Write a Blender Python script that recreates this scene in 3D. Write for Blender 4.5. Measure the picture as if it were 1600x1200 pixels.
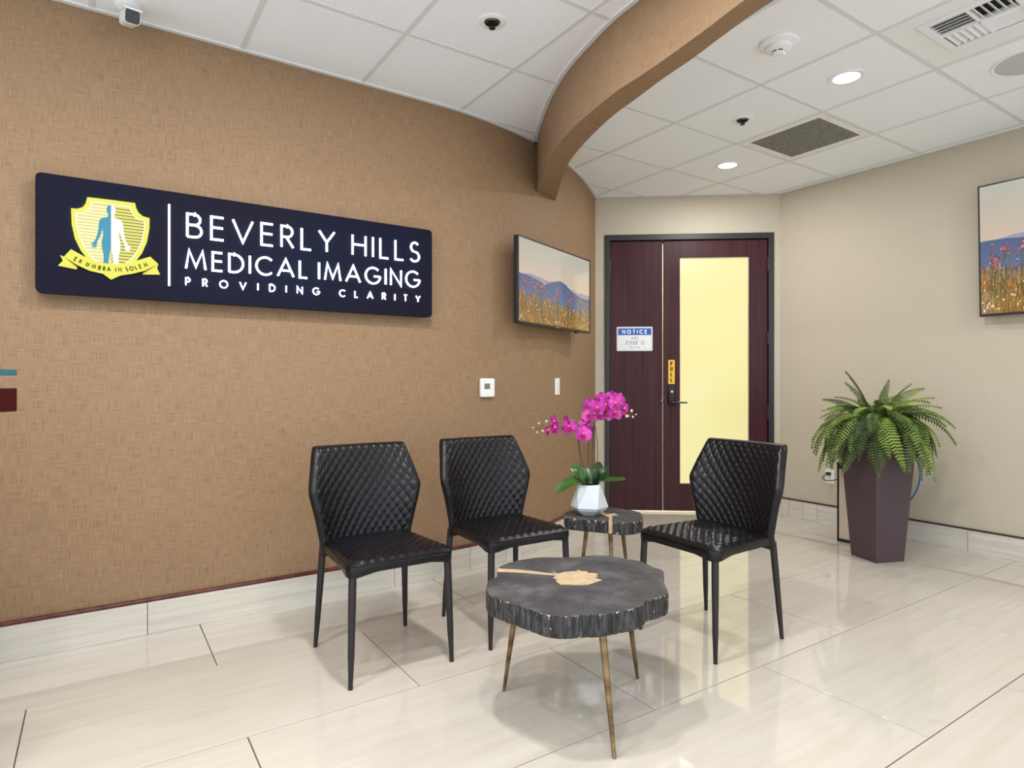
import bpy, bmesh, math, random
import numpy as np
from mathutils import Vector, Matrix, noise as mnoise
random.seed(7)
S = bpy.context.scene
for o in list(bpy.data.objects): bpy.data.objects.remove(o)
COL = S.collection

# ------------------------------------------------------------------ camera, world, exposure
FPX, HOR, EYE = 976.0, 597.0, 1.14
cam = bpy.data.cameras.new('camera'); cam.sensor_width = 36; cam.sensor_fit = 'HORIZONTAL'
cam.lens = FPX / 1600 * 36; cam.shift_y = -(600 - HOR) / 1600; cam.clip_start = 0.05
camo = bpy.data.objects.new('camera', cam); COL.objects.link(camo)
camo.location = (0, 0, EYE); camo.rotation_euler = (math.pi / 2, 0, 0)
S.camera = camo
S.view_settings.view_transform = 'Standard'; S.view_settings.look = 'None'
S.view_settings.gamma = 1; S.view_settings.use_curve_mapping = False
S.view_settings.exposure = -0.06
W = bpy.data.worlds.new('world'); S.world = W; W.use_nodes = True
W.node_tree.nodes['Background'].inputs[0].default_value = (.85, .935, 1.0, 1)
W.node_tree.nodes['Background'].inputs[1].default_value = 2.05

# room axes: LV runs along the left wall and the floor tiles, CV across
LV = Vector((.8327, .5537, 0)); CV = Vector((-.5537, .8327, 0)); ROT = math.atan2(.5537, .8327)
CEIL = 2.755
def lc(l, c, z=0): return LV * l + CV * c + Vector((0, 0, z))
GL0, GC0, GP = .588, 2.08, .6055          # ceiling grid origin and pitch

LAMP_WATT = 16.5
LAMP_COL = (1.0, .985, .965)
LAMPS = [(GL0 + GP * (i + .5), GC0 + GP * (j + .5)) for i, j in
         [(4, -1), (5, 1), (0, -1), (-2, -1), (0, -2), (-2, -3), (-4, -2), (5, -4), (1, -6), (-4, -4), (-1, -5)]]
for l, c in LAMPS:
    la = bpy.data.lights.new('downlight_lamp', 'AREA'); la.shape = 'DISK'; la.size = .13
    la.energy = LAMP_WATT * (1.7 if len(bpy.data.lights) == 3 else 1); la.color = LAMP_COL
    lo = bpy.data.objects.new('downlight_lamp', la); COL.objects.link(lo)
    lo.location = lc(l, c, CEIL - .012)

# ------------------------------------------------------------------ helpers
def lin(c):
    c = c / 255.0
    return c / 12.92 if c <= .04045 else ((c + .055) / 1.055) ** 2.4
def rgb(r, g, b): return (lin(r), lin(g), lin(b), 1)

class NT:
    def __init__(s, name):
        s.m = bpy.data.materials.new(name); s.m.use_nodes = True
        s.t = s.m.node_tree; s.b = s.t.nodes['Principled BSDF']
    def n(s, typ, **kw):
        x = s.t.nodes.new(typ)
        for k, v in kw.items():
            if k.startswith('i_'):
                key = k[2:].replace('_', ' '); key = int(key) if key.isdigit() else key
                x.inputs[key].default_value = v
            else: setattr(x, k, v)
        return x
    def l(s, a, b): s.t.links.new(a, b)
    def set(s, **kw):
        for k, v in kw.items(): s.b.inputs[k.replace('_', ' ')].default_value = v
    def coord(s, which='Object', scale=(1, 1, 1), rot=(0, 0, 0)):
        c = s.n('ShaderNodeTexCoord'); m = s.n('ShaderNodeMapping')
        m.inputs['Scale'].default_value = scale; m.inputs['Rotation'].default_value = rot
        s.l(c.outputs[which], m.inputs[0]); return m.outputs[0]
    def noise(s, vec, scale=5, detail=3, rough=.5):
        x = s.n('ShaderNodeTexNoise'); x.inputs['Scale'].default_value = scale
        x.inputs['Detail'].default_value = detail; x.inputs['Roughness'].default_value = rough
        s.l(vec, x.inputs['Vector']); return x.outputs['Fac']
    def ramp(s, fac, stops):
        x = s.n('ShaderNodeValToRGB'); e = x.color_ramp.elements
        while len(e) < len(stops): e.new(.5)
        for i, (p, c) in enumerate(stops): e[i].position = p; e[i].color = c
        s.l(fac, x.inputs[0]); return x.outputs[0]
    def math(s, op, a, b=None):
        x = s.n('ShaderNodeMath', operation=op)
        for i, q in enumerate((a, b)):
            if q is None: continue
            if isinstance(q, (int, float)): x.inputs[i].default_value = q
            else: s.l(q, x.inputs[i])
        return x.outputs[0]
    def mix(s, fac, a, b, typ='MIX'):
        x = s.n('ShaderNodeMix', data_type='RGBA', blend_type=typ)
        for sock, q in ((x.inputs[0], fac), (x.inputs[6], a), (x.inputs[7], b)):
            if isinstance(q, (int, float, tuple)): sock.default_value = q
            else: s.l(q, sock)
        return x.outputs[2]
    def bump(s, h, strength=.2, dist=.002):
        x = s.n('ShaderNodeBump'); x.inputs['Strength'].default_value = strength; x.inputs['Distance'].default_value = dist
        s.l(h, x.inputs['Height']); s.l(x.outputs[0], s.b.inputs['Normal'])
    def color(s, sock): s.l(sock, s.b.inputs['Base Color'])

def simple(name, c, rough=.5, metal=0, vary=.12, scale=8, bump=0, bscale=60, coat=0, spec=.5):
    t = NT(name); t.set(Roughness=rough, Metallic=metal)
    t.b.inputs['Specular IOR Level'].default_value = spec
    if coat: t.b.inputs['Coat Weight'].default_value = coat
    v = t.coord('Object')
    f = t.noise(v, scale, 3)
    a = tuple(min(1, x * (1 - vary)) for x in c[:3]) + (1,); b = tuple(min(1, x * (1 + vary)) for x in c[:3]) + (1,)
    t.color(t.ramp(f, [(.3, a), (.7, b)]))
    if bump: t.bump(t.noise(v, bscale, 4), bump, .002)
    return t.m
def emit(name, c, strength, rough=.4):
    t = NT(name); t.set(Base_Color=(.02, .02, .02, 1), Roughness=rough); t.b.inputs['Specular IOR Level'].default_value = .2; t.b.inputs['Emission Color'].default_value = c
    t.b.inputs['Emission Strength'].default_value = strength; return t.m

class MB:
    def __init__(s): s.v = []; s.f = []; s.mi = []; s.cur = 0; s.flat = set()
    def add(s, vs, fs):
        b = len(s.v); s.v += [tuple(q) for q in vs]
        for f in fs: s.f.append(tuple(i + b for i in f)); s.mi.append(s.cur)
        return s
    def box(s, x0, x1, y0, y1, z0, z1, bev=0):
        if bev <= 0:
            vs = [(x, y, z) for z in (z0, z1) for y in (y0, y1) for x in (x0, x1)]
            return s.add(vs, [(0, 2, 3, 1), (4, 5, 7, 6), (0, 1, 5, 4), (2, 6, 7, 3), (0, 4, 6, 2), (1, 3, 7, 5)])
        bm = bmesh.new(); bmesh.ops.create_cube(bm, size=1)
        for v in bm.verts:
            v.co = Vector(((x0 + x1) / 2 + v.co.x * (x1 - x0), (y0 + y1) / 2 + v.co.y * (y1 - y0), (z0 + z1) / 2 + v.co.z * (z1 - z0)))
        bmesh.ops.bevel(bm, geom=list(bm.edges), offset=bev, segments=2, affect='EDGES', profile=.5)
        bm.verts.index_update()
        bm.normal_update(); f0 = len(s.f)
        s.add([v.co[:] for v in bm.verts], [tuple(v.index for v in f.verts) for f in bm.faces])
        s.flat |= {f0 + i for i, f in enumerate(bm.faces) if max(abs(c) for c in f.normal) > .999}; bm.free(); return s
    def prism(s, pts, z0, z1, M=None):
        n = len(pts); vs = [(p[0], p[1], z0) for p in pts] + [(p[0], p[1], z1) for p in pts]
        if M is not None: vs = [M @ Vector(v) for v in vs]
        return s.add(vs, [tuple(range(n - 1, -1, -1)), tuple(range(n, 2 * n))] + [(i, (i + 1) % n, n + (i + 1) % n, n + i) for i in range(n)])
    def tube(s, path, radii, n=10, caps=True, flute=0, nfl=8):
        path = [Vector(p) for p in path]; m = len(path)
        if isinstance(radii, (int, float)): radii = [radii] * m
        vs = []; up = None
        for i, p in enumerate(path):
            d = (path[min(i + 1, m - 1)] - path[max(i - 1, 0)]).normalized()
            if up is None: up = Vector((0, 0, 1)) if abs(d.z) < .9 else Vector((1, 0, 0))
            a = (up - d * up.dot(d)).normalized(); b = d.cross(a); up = a
            for k in range(n):
                t = 2 * math.pi * k / n; r = radii[i] * (1 - flute * (.5 + .5 * math.cos(nfl * t)))
                vs.append(p + a * math.cos(t) * r + b * math.sin(t) * r)
        fs = [(i * n + k, i * n + (k + 1) % n, (i + 1) * n + (k + 1) % n, (i + 1) * n + k) for i in range(m - 1) for k in range(n)]
        if caps: fs += [tuple(range(n - 1, -1, -1)), tuple(range((m - 1) * n, m * n))]
        return s.add(vs, fs)
    def lathe(s, prof, n=32, c=(0, 0, 0), M=None, ring=False):
        vs = []
        for r, z in prof:
            for k in range(n):
                t = 2 * math.pi * k / n; v = Vector((c[0] + r * math.cos(t), c[1] + r * math.sin(t), c[2] + z))
                vs.append(M @ v if M is not None else v)
        m = len(prof)
        fs = [(i * n + k, i * n + (k + 1) % n, (i + 1) * n + (k + 1) % n, (i + 1) * n + k) for i in range(m - 1) for k in range(n)]
        if ring: fs += [((m - 1) * n + k, (m - 1) * n + (k + 1) % n, (k + 1) % n, k) for k in range(n)]
        else: fs += [tuple(range(n - 1, -1, -1)), tuple(range((m - 1) * n, m * n))]
        return s.add(vs, fs)
    def ball(s, c, r, n=10, sc=(1, 1, 1)):
        prof = [(max(1e-4, r * math.sin(math.pi * i / n)) * 1, -r * math.cos(math.pi * i / n)) for i in range(n + 1)]
        M = Matrix.Translation(c) @ Matrix.Diagonal((*sc, 1)); return s.lathe(prof, n + 2, M=M)
    def ribbon(s, pts, w, z0, z1, closed=False):
        """a flat stroke of width w along a 2-D polyline, extruded from z0 to z1"""
        P = [Vector((p[0], p[1])) for p in pts]; n = len(P); L = []; R = []
        for i in range(n):
            a = P[i - 1] if (i > 0 or closed) else None; b = P[(i + 1) % n] if (i < n - 1 or closed) else None
            d0 = (P[i] - a).normalized() if a is not None else None; d1 = (b - P[i]).normalized() if b is not None else None
            if d0 is None: d0 = d1
            if d1 is None: d1 = d0
            t = (d0 + d1); t = t.normalized() if t.length > 1e-6 else d0
            nn = Vector((-t.y, t.x)); k = max(.45, nn.dot(Vector((-d0.y, d0.x))))
            L.append(P[i] + nn * w / 2 / k); R.append(P[i] - nn * w / 2 / k)
        m = n if closed else n - 1
        vs = [(*q, z) for z in (z0, z1) for side in (L, R) for q in side]; fs = []
        for i in range(m):
            j = (i + 1) % n
            fs += [(i, n + i, n + j, j)[::-1], (2 * n + i, 3 * n + i, 3 * n + j, 2 * n + j), (i, j, 2 * n + j, 2 * n + i), (n + j, n + i, 3 * n + i, 3 * n + j)]
        if not closed: fs += [(0, 2 * n, 3 * n, n), (n - 1, 2 * n - 1, 4 * n - 1, 3 * n - 1)]
        return s.add(vs, fs)
    def mesh(s, name, mats, sharp=35, fix=True):
        me = bpy.data.meshes.new(name); me.from_pydata(s.v, [], s.f)
        for m in (mats if isinstance(mats, (list, tuple)) else [mats]): me.materials.append(m)
        me.polygons.foreach_set('material_index', s.mi)
        if fix:
            bm = bmesh.new(); bm.from_mesh(me); bmesh.ops.recalc_face_normals(bm, faces=bm.faces); bm.to_mesh(me); bm.free()
        me.set_sharp_from_angle(angle=math.radians(sharp))
        me.polygons.foreach_set('use_smooth', [i not in s.flat for i in range(len(me.polygons))]); me.update(); return me
    def build(s, name, mats, parent=None, loc=None, rot=None, **kw):
        return link(name, s.mesh(name, mats, **kw), parent, loc, rot)
def link(name, me, parent=None, loc=None, rot=None):
    o = bpy.data.objects.new(name, me); COL.objects.link(o)
    if parent is not None: o.parent = parent
    if loc is not None: o.location = loc
    if rot is not None: o.rotation_euler = rot
    return o
def thing(name, label, cat, loc=(0, 0, 0), rz=0, group=None):
    o = bpy.data.objects.new(name, None); COL.objects.link(o); o.empty_display_size = .1
    o.location = loc; o.rotation_euler = (0, 0, rz); tag(o, label, cat, group); return o
def tag(o, label, cat, group=None):
    o['label'] = label; o['category'] = cat
    if group: o['group'] = group
    return o
def struct(o): o['kind'] = 'structure'; return o
def sempty(name, loc=(0, 0, 0), rz=0):
    o = bpy.data.objects.new(name, None); COL.objects.link(o); o.location = loc; o.rotation_euler = (0, 0, rz); return struct(o)
def copy_tree(o, parent=None):
    c = o.copy(); COL.objects.link(c)
    if parent is not None: c.parent = parent
    for ch in list(o.children): copy_tree(ch, c)
    return c
def catmull(P, n=12, closed=False):
    P = [Vector(p) for p in P]; m = len(P); out = []
    for i in range(m if closed else m - 1):
        g = (lambda k: P[k % m]) if closed else (lambda k: P[max(0, min(m - 1, k))])
        a, b, c, d = g(i - 1), g(i), g(i + 1), g(i + 2)
        for k in range(n):
            t = k / n
            out.append(.5 * ((2 * b) + (c - a) * t + (2 * a - 5 * b + 4 * c - d) * t * t + (3 * b - a - 3 * c + d) * t ** 3))
    if not closed: out.append(P[-1])
    return out
def atz(u, v, z):
    """photo measurement -> point at height z"""
    y = (z - EYE) * FPX / (HOR - v); return Vector(((u - 800) / FPX * y, y, z))
def atY(u, v, y): return Vector(((u - 800) / FPX * y, y, EYE + (HOR - v) / FPX * y))

# ------------------------------------------------------------------ materials
def mk_wallpaper():
    t = NT('tan_linen_wallpaper'); t.set(Roughness=.62); t.b.inputs['Specular IOR Level'].default_value = .3
    a = t.noise(t.coord('UV', (14, 330, 1)), 1, 3, .6); b = t.noise(t.coord('UV', (330, 14, 1)), 1, 3, .6)
    big = t.noise(t.coord('UV', (1.5, 1.5, 1)), 1, 2)
    f = t.math('ADD', t.math('MULTIPLY', a, .5), t.math('MULTIPLY', b, .5))
    c = t.ramp(f, [(.36, rgb(113, 88, 64)), (.5, rgb(141, 113, 86)), (.64, rgb(157, 129, 101))])
    c = t.mix(t.math('MULTIPLY', big, .25), c, rgb(160, 131, 98))
    t.color(c); t.bump(f, .25, .0012); return t.m
def mk_cream():
    t = NT('cream_wall_paint'); t.set(Roughness=.6); t.b.inputs['Specular IOR Level'].default_value = .35
    a = t.noise(t.coord('UV', (6, 120, 1)), 1, 3); b = t.noise(t.coord('UV', (120, 6, 1)), 1, 3)
    f = t.math('ADD', t.math('MULTIPLY', a, .5), t.math('MULTIPLY', b, .5))
    t.color(t.ramp(f, [(.35, rgb(186, 176, 157)), (.65, rgb(191, 181, 163))])); t.bump(f, .12, .001); return t.m
def mk_floor(name, lo, mid, hi, rough=.1, scale=(1.0, 15, 1), rot=(0, 0, .10)):
    t = NT(name); t.set(Roughness=rough); t.b.inputs['Specular IOR Level'].default_value = 1.0
    info = t.n('ShaderNodeObjectInfo')
    v = t.coord('Object', scale, rot)
    add = t.n('ShaderNodeVectorMath', operation='ADD'); t.l(v, add.inputs[0])
    mul = t.n('ShaderNodeVectorMath', operation='SCALE'); mul.inputs['Scale'].default_value = 57
    cmb = t.n('ShaderNodeCombineXYZ'); 
    for i in range(3): t.l(info.outputs['Random'], cmb.inputs[i])
    t.l(cmb.outputs[0], mul.inputs[0]); t.l(mul.outputs[0], add.inputs[1])
    w = t.noise(add.outputs[0], 1.6, 6, .62)
    v2 = t.n('ShaderNodeVectorMath', operation='MULTIPLY'); v2.inputs[1].default_value = (4, 9, 1); t.l(add.outputs[0], v2.inputs[0])
    fine = t.noise(v2.outputs[0], 1.5, 3)
    c = t.ramp(w, [(.32, lo), (.5, mid), (.68, hi)])
    c = t.mix(t.math('MULTIPLY', fine, .35), c, lo)
    t.color(c); return t.m
WALLP = mk_wallpaper(); CREAM = mk_cream()
FLOORM = mk_floor('polished_beige_floor_tile', rgb(194, 186, 174), rgb(200, 193, 182), rgb(205, 199, 189), .045)
BASEM = mk_floor('grey_beige_skirting_tile', rgb(192, 186, 175), rgb(204, 198, 187), rgb(216, 211, 203), .25, (.9, .9, 26), (.06, .05, 0))
GROUT = simple('dark_grout', rgb(98, 86, 74), .8)
CEILM = simple('white_ceiling_tile', rgb(244, 248, 254), .9, vary=.015, scale=40, bump=.15, bscale=350)
BARM = simple('white_ceiling_bar', rgb(222, 224, 226), .6, vary=.02)
WHITE = simple('white_plastic', rgb(232, 232, 230), .4, vary=.02)
WHITE2 = simple('warm_white_plastic', rgb(224, 221, 216), .45, vary=.02)
WHITEC = simple('white_ceiling_fitting', rgb(240, 241, 243), .5, vary=.015)
BLACK = simple('black_plastic', rgb(22, 21, 24), .35, vary=.1)
DARKIN = simple('dark_duct', rgb(38, 38, 40), .8)
CHROME = simple('chrome', rgb(200, 200, 205), .18, 1, vary=.03)
STEEL = simple('dark_steel', rgb(70, 66, 64), .35, .9, vary=.05)
def wood(name, c0, c1, axis=2, rough=.35, coat=.2):
    t = NT(name); t.set(Roughness=rough); t.b.inputs['Specular IOR Level'].default_value = .22; t.b.inputs['Coat Weight'].default_value = coat; t.b.inputs['Coat Roughness'].default_value = .25
    sc = [38, 38, 38]; sc[axis] = 1.6
    f = t.noise(t.coord('Object', tuple(sc)), 1, 5, .6); big = t.noise(t.coord('Object', (2, 2, 1.2)), 1, 3)
    c = t.ramp(f, [(.3, c0), (.7, c1)]); t.color(t.mix(t.math('MULTIPLY', big, .35), c, c0)); t.bump(f, .08, .0006); return t.m
DOORW = wood('mahogany_veneer', rgb(50, 19, 24), rgb(74, 36, 41), rough=.42, coat=.03)
FRAMEW = simple('dark_door_frame', rgb(38, 31, 37), .45, vary=.1)
TRIMW = wood('red_brown_moulding', rgb(70, 28, 26), rgb(116, 62, 52), 0, .35, .25)
TRIMD = simple('dark_brown_moulding', rgb(62, 36, 34), .4)
COUNTERW = wood('cherry_counter', rgb(48, 3, 8), rgb(68, 6, 12), 0, .3, .1)
LEATHER = simple('black_leather', rgb(15, 12, 17), .31, vary=.15, scale=14, bump=.10, bscale=420, spec=.32)
LEGM = simple('charcoal_leg_metal', rgb(34, 30, 33), .42, .2, vary=.06)
PLANTM = simple('espresso_planter', rgb(72, 57, 63), .42, vary=.08, scale=3)
def mk_bark(name, chips):
    t = NT(name); t.set(Roughness=.55)
    f = t.noise(t.coord('Object', (60, 60, 9)), 1, 4, .65)
    c = t.ramp(f, [(.36, rgb(9, 9, 10)), (.49, rgb(48, 48, 50)), (.7, rgb(78, 78, 81))])
    fis = t.noise(t.coord('Object', (110, 110, 12), (.18, .1, 0)), 1, 2, .5)
    c = t.mix(t.ramp(fis, [(.41, (1, 1, 1, 1)), (.45, (0, 0, 0, 1))]), c, rgb(14, 13, 14))
    gen = t.n('ShaderNodeTexCoord'); sep = t.n('ShaderNodeSeparateXYZ'); t.l(gen.outputs['Generated'], sep.inputs[0])
    edge = t.math('POWER', t.math('ABSOLUTE', t.math('SUBTRACT', t.math('MULTIPLY', sep.outputs[2], 2), .9)), 4)
    n = t.noise(t.coord('Object', (75, 75, 40)), 1, 3, .6)
    q = t.math('ADD', n, t.math('MULTIPLY', edge, chips[1]))
    c = t.mix(t.ramp(q, [(chips[0], (0, 0, 0, 1)), (chips[0] + .02, (1, 1, 1, 1))]), c, rgb(200, 178, 150))
    t.color(c); t.bump(f, .6, .004); return t.m
def mk_tabletop():
    t = NT('black_stained_slab_top'); t.set(Roughness=.5)
    v = t.coord('Object'); f = t.noise(v, 7, 5, .65); g = t.noise(v, 160, 2)
    c = t.ramp(f, [(.3, rgb(40, 38, 39)), (.52, rgb(66, 65, 67)), (.72, rgb(100, 99, 101))])
    sp = t.ramp(g, [(.72, (0, 0, 0, 1)), (.8, (.5, .5, .5, 1))])
    t.color(t.mix(sp, c, rgb(150, 140, 125))); t.bump(g, .15, .001); return t.m
BARK = mk_bark('charred_bark', (.70, .11)); BARK2 = mk_bark('charred_bark_chipped', (.665, .09)); SLABTOP = mk_tabletop()
BAREW = simple('bare_pale_wood', rgb(182, 158, 126), .65, vary=.15, scale=30)
def mk_brass():
    t = NT('antique_brass'); t.set(Roughness=.42, Metallic=.75)
    f = t.noise(t.coord('Object', (1, 1, 7)), 3, 4)
    t.color(t.ramp(f, [(.35, rgb(92, 72, 46)), (.65, rgb(150, 126, 90))])); return t.m
BRASS = mk_brass()
def leafm(name, c0, c1, c2, rough=.42, sc=18):
    t = NT(name); t.set(Roughness=rough)
    info = t.n('ShaderNodeObjectInfo'); f = t.noise(t.coord('Object'), sc, 2)
    q = t.math('ADD', t.math('MULTIPLY', f, .6), t.math('MULTIPLY', info.outputs['Random'], .4))
    t.color(t.ramp(q, [(.25, c0), (.5, c1), (.75, c2)])); return t.m
FERNM = leafm('fern_green', rgb(34, 56, 16), rgb(74, 98, 30), rgb(124, 144, 54), .5)
ORCHL = leafm('orchid_leaf_green', rgb(16, 44, 18), rgb(38, 74, 28), rgb(66, 104, 44), .3, 9)
STEMM = simple('brown_green_stem', rgb(92, 72, 44), .6, vary=.25, scale=25)
BUDM = simple('cream_bud', rgb(206, 186, 160), .5, vary=.15, scale=60)
def mk_petal():
    t = NT('magenta_petal'); t.set(Roughness=.5)
    f = t.noise(t.coord('Object', (40, 40, 40)), 1, 3); info = t.n('ShaderNodeObjectInfo')
    q = t.math('ADD', t.math('MULTIPLY', f, .65), t.math('MULTIPLY', info.outputs['Random'], .35))
    t.color(t.ramp(q, [(.3, rgb(146, 10, 116)), (.5, rgb(178, 26, 148)), (.72, rgb(208, 92, 184))]))
    t.b.inputs['Subsurface Weight'].default_value = 0; return t.m
PETAL = mk_petal(); LIPM = simple('crimson_lip', rgb(188, 8, 78), .45, vary=.3, scale=60)
POTM = simple('pale_blue_white_ceramic', rgb(206, 214, 220), .35, vary=.02)
SOIL = simple('dark_moss', rgb(34, 36, 26), .9, vary=.4, scale=60)

# ------------------------------------------------------------------ room shell
def wall_strip(name, pts, z0, z1, mat, thick=.12, uv0=0):
    """vertical wall along a plan polyline; the room lies to its right-hand side when walking along pts"""
    n = len(pts); P = [Vector((p[0], p[1])) for p in pts]; N = []
    for i in range(n):
        d = (P[min(i + 1, n - 1)] - P[max(i - 1, 0)]).normalized(); N.append(Vector((-d.y, d.x)))
    vs = []
    for off in (0, thick):
        for z in (z0, z1): vs += [(*(P[i] + N[i] * off), z) for i in range(n)]
    fs = []
    for i in range(n - 1):
        fs += [(i, i + 1, n + i + 1, n + i), (2 * n + i + 1, 2 * n + i, 3 * n + i, 3 * n + i + 1), (n + i, n + i + 1, 3 * n + i + 1, 3 * n + i), (i + 1, i, 2 * n + i, 2 * n + i + 1)]
    fs += [(0, n, 3 * n, 2 * n), (n - 1, 3 * n - 1, 4 * n - 1, 2 * n - 1)]
    mb = MB(); mb.add(vs, fs); me = mb.mesh(name, mat, sharp=30)
    d = [uv0]
    for i in range(1, n): d.append(d[-1] + (P[i] - P[i - 1]).length)
    uv = me.uv_layers.new(name='UVMap')
    for lp in me.loops: uv.data[lp.index].uv = (d[lp.vertex_index % n], me.vertices[lp.vertex_index].co.z)
    return struct(link(name, me))
WC = 3.268
Wpts = [lc(-2.6, WC), lc(-1, WC), lc(.4, WC), lc(1.0, WC), lc(1.45, WC), Vector((-.40, 3.664, 0)), Vector((-.26, 3.772, 0)), Vector((-.13, 3.892, 0)), Vector((-.045, 3.978, 0)),
        Vector((.05, 4.084, 0)), Vector((.155, 4.215, 0)), Vector((.28, 4.40, 0)), Vector((.40, 4.625, 0)), Vector((.495, 4.825, 0)), Vector((.565, 4.99, 0)), Vector((.645, 5.215, 0)), Vector((.73, 5.475, 0))]
WPOLY = catmull(Wpts, 10)
wall_strip('wall_left', WPOLY, 0, CEIL + .03, WALLP)
DA = Vector((.73, 5.475, 0)); DB = Vector((2.318, 5.362, 0)); DD = (DB - DA).normalized(); DN = Vector((-DD.y, DD.x, 0)); DROT = math.atan2(DD.y, DD.x)
def dp(a, off=0, z=0): return DA + DD * a + DN * off + Vector((0, 0, z))
FL, FR_, DTOP = .082, 1.522, 2.425
wall_strip('wall_back', [dp(-.15), dp(FL)], 0, CEIL + .03, CREAM)
wall_strip('wall_back.001', [dp(FR_), dp(1.66)], 0, CEIL + .03, CREAM)
wall_strip('wall_back.002', [dp(FL), dp(FR_)], DTOP, CEIL + .03, CREAM)
RL = 4.884
def wall_dir(name, a, b, mat=CREAM): return wall_strip(name, [a, b], 0, CEIL + .03, mat)
CC = DB.dot(CV)
wall_dir('wall_right', lc(RL, CC + .06), lc(RL, -2.7))

# floor: slab of grout with the big tiles laid on it, one object each
fl = MB(); a, b, c, d = lc(-2.8, -2.9), lc(5.1, -2.9), lc(5.1, 4.5), lc(-2.8, 4.5)
fl.prism([a, b, c, d], -.12, -.0035); floor = struct(fl.build('floor', GROUT))
TL, TW, J = 1.2145, .6087, .004
tm = MB(); tm.box(J / 2, TL - J / 2, J / 2, TW - J / 2, -.012, 0, .0012); tme = tm.mesh('tile', FLOORM)
for r in range(-6, 7):
    c0 = .926 + TW * r; off = 1.010 if r % 2 == 0 else .404
    if c0 > 4.2: continue
    for k in range(-4, 5):
        l0 = off + TL * k
        if l0 > RL + .05 or l0 < -2.6 - TL: continue
        p = lc(l0, c0); link('floor_tile', tme, floor, p, (0, 0, ROT))
# ceiling
ce = MB(); ce.prism([lc(-2.8, -2.9), lc(5.1, -2.9), lc(5.1, 4.5), lc(-2.8, 4.5)], CEIL + .03, CEIL + .12); ceiling = struct(ce.build('ceiling', WHITE2))
ctm = MB(); g = .0085; ctm.box(g, GP - g, g, GP - g, .0, .02, .003); cme = ctm.mesh('ceiling_tile', CEILM)
SKIP = {(5, 0): 'return', (4, -2): 'vent'}
for i in range(-6, 8):
    for j in range(-9, 4):
        if (i, j) in SKIP: continue
        l0, c0 = GL0 + GP * i, GC0 + GP * j
        if l0 > RL or c0 < -2.8 - GP or l0 < -2.7 - GP: continue
        if c0 > WC and l0 < 1.0: continue
        link('ceiling_tile', cme, ceiling, lc(l0, c0, CEIL + .0025), (0, 0, ROT))
def bar(a, b, w=.024, dz=0):
    L_ = (b - a).length; m = MB(); m.box(0, L_, -w / 2, w / 2, 0, .02, .0015)
    d = b - a; m.build('ceiling_bar', BARM, ceiling, a + Vector((0, 0, CEIL + dz)), (0, 0, math.atan2(d.y, d.x)))
for i in range(-5, 8): bar(lc(GL0 + GP * i, -2.7), lc(GL0 + GP * i, 4.3))
for j in range(-7, 5): bar(lc(-2.6, GC0 + GP * j), lc(RL, GC0 + GP * j), dz=.0006)

# the curved dropped beam
NEAR = [(.163, 4.40), (.17, 4.20), (.175, 4.0), (.222, 3.56), (.290, 3.235), (.374, 2.99), (.457, 2.785), (.541, 2.63), (.63, 2.455), (.715, 2.27), (.785, 2.11), (1.0, 1.66), (1.36, 1.05), (1.86, .5), (2.5, .05), (3.3, -.3)]
FAR = [(.30, 4.62), (.310, 4.37), (.316, 4.05), (.327, 3.74), (.378, 3.43), (.474, 3.07), (.575, 2.82), (.64, 2.66), (.72, 2.49), (.805, 2.28), (.885, 2.11), (1.1, 1.72), (1.45, 1.13), (1.93, .60), (2.54, .16), (3.32, -.18)]
NP = catmull([(*p, 0) for p in NEAR], 8); FP = catmull([(*p, 0) for p in FAR], 8)
BZ = 2.43
def strip_mesh(name, A, B, z0, z1, mat):
    n = len(A); vs = [(p.x, p.y, z) for z in (z0, z1) for q in (A, B) for p in q]
    fs = []
    for i in range(n - 1):
        fs += [(i, i + 1, n + i + 1, n + i), (2 * n + i, 3 * n + i, 3 * n + i + 1, 2 * n + i + 1), (i, 2 * n + i, 2 * n + i + 1, i + 1), (n + i, n + i + 1, 3 * n + i + 1, 3 * n + i)]
    fs += [(0, n, 3 * n, 2 * n), (n - 1, 3 * n - 1, 4 * n - 1, 2 * n - 1)]
    mb = MB(); mb.add(vs, fs); me = mb.mesh(name, mat, sharp=40)
    d = [0]
    for i in range(1, n): d.append(d[-1] + (A[i] - A[i - 1]).length)
    uv = me.uv_layers.new(name='UVMap')
    for pl in me.polygons:
        flat = abs(pl.normal.z) > .5
        for li in pl.loop_indices:
            vi = me.loops[li].vertex_index; k = vi % n; side = (vi // n) % 2
            uv.data[li].uv = (d[k], side * .12 + 5 if flat else me.vertices[vi].co.z + side)
    return struct(link(name, me))
strip_mesh('ceiling_beam', NP, FP, BZ, CEIL + .02, WALLP)
def offs(P, o):
    out = []
    for i, p in enumerate(P):
        d = (P[min(i + 1, len(P) - 1)] - P[max(i - 1, 0)]).normalized(); out.append(p + Vector((-d.y, d.x, 0)) * o)
    return out
strip_mesh('trim_1', offs(WPOLY, -.022), offs(WPOLY, .01), CEIL - .004, CEIL + .01, BARM)
strip_mesh('trim_2', offs(NP, -.02), offs(NP, .01), CEIL - .004, CEIL + .01, BARM)
strip_mesh('trim_3', offs(FP, -.01), offs(FP, .02), CEIL - .004, CEIL + .01, BARM)
r0, r1 = lc(RL, CC), lc(RL, -2.7)
strip_mesh('trim_4', [r0 - LV * .02, r1 - LV * .02], [r0 + LV * .01, r1 + LV * .01], CEIL - .004, CEIL + .01, BARM)

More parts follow.
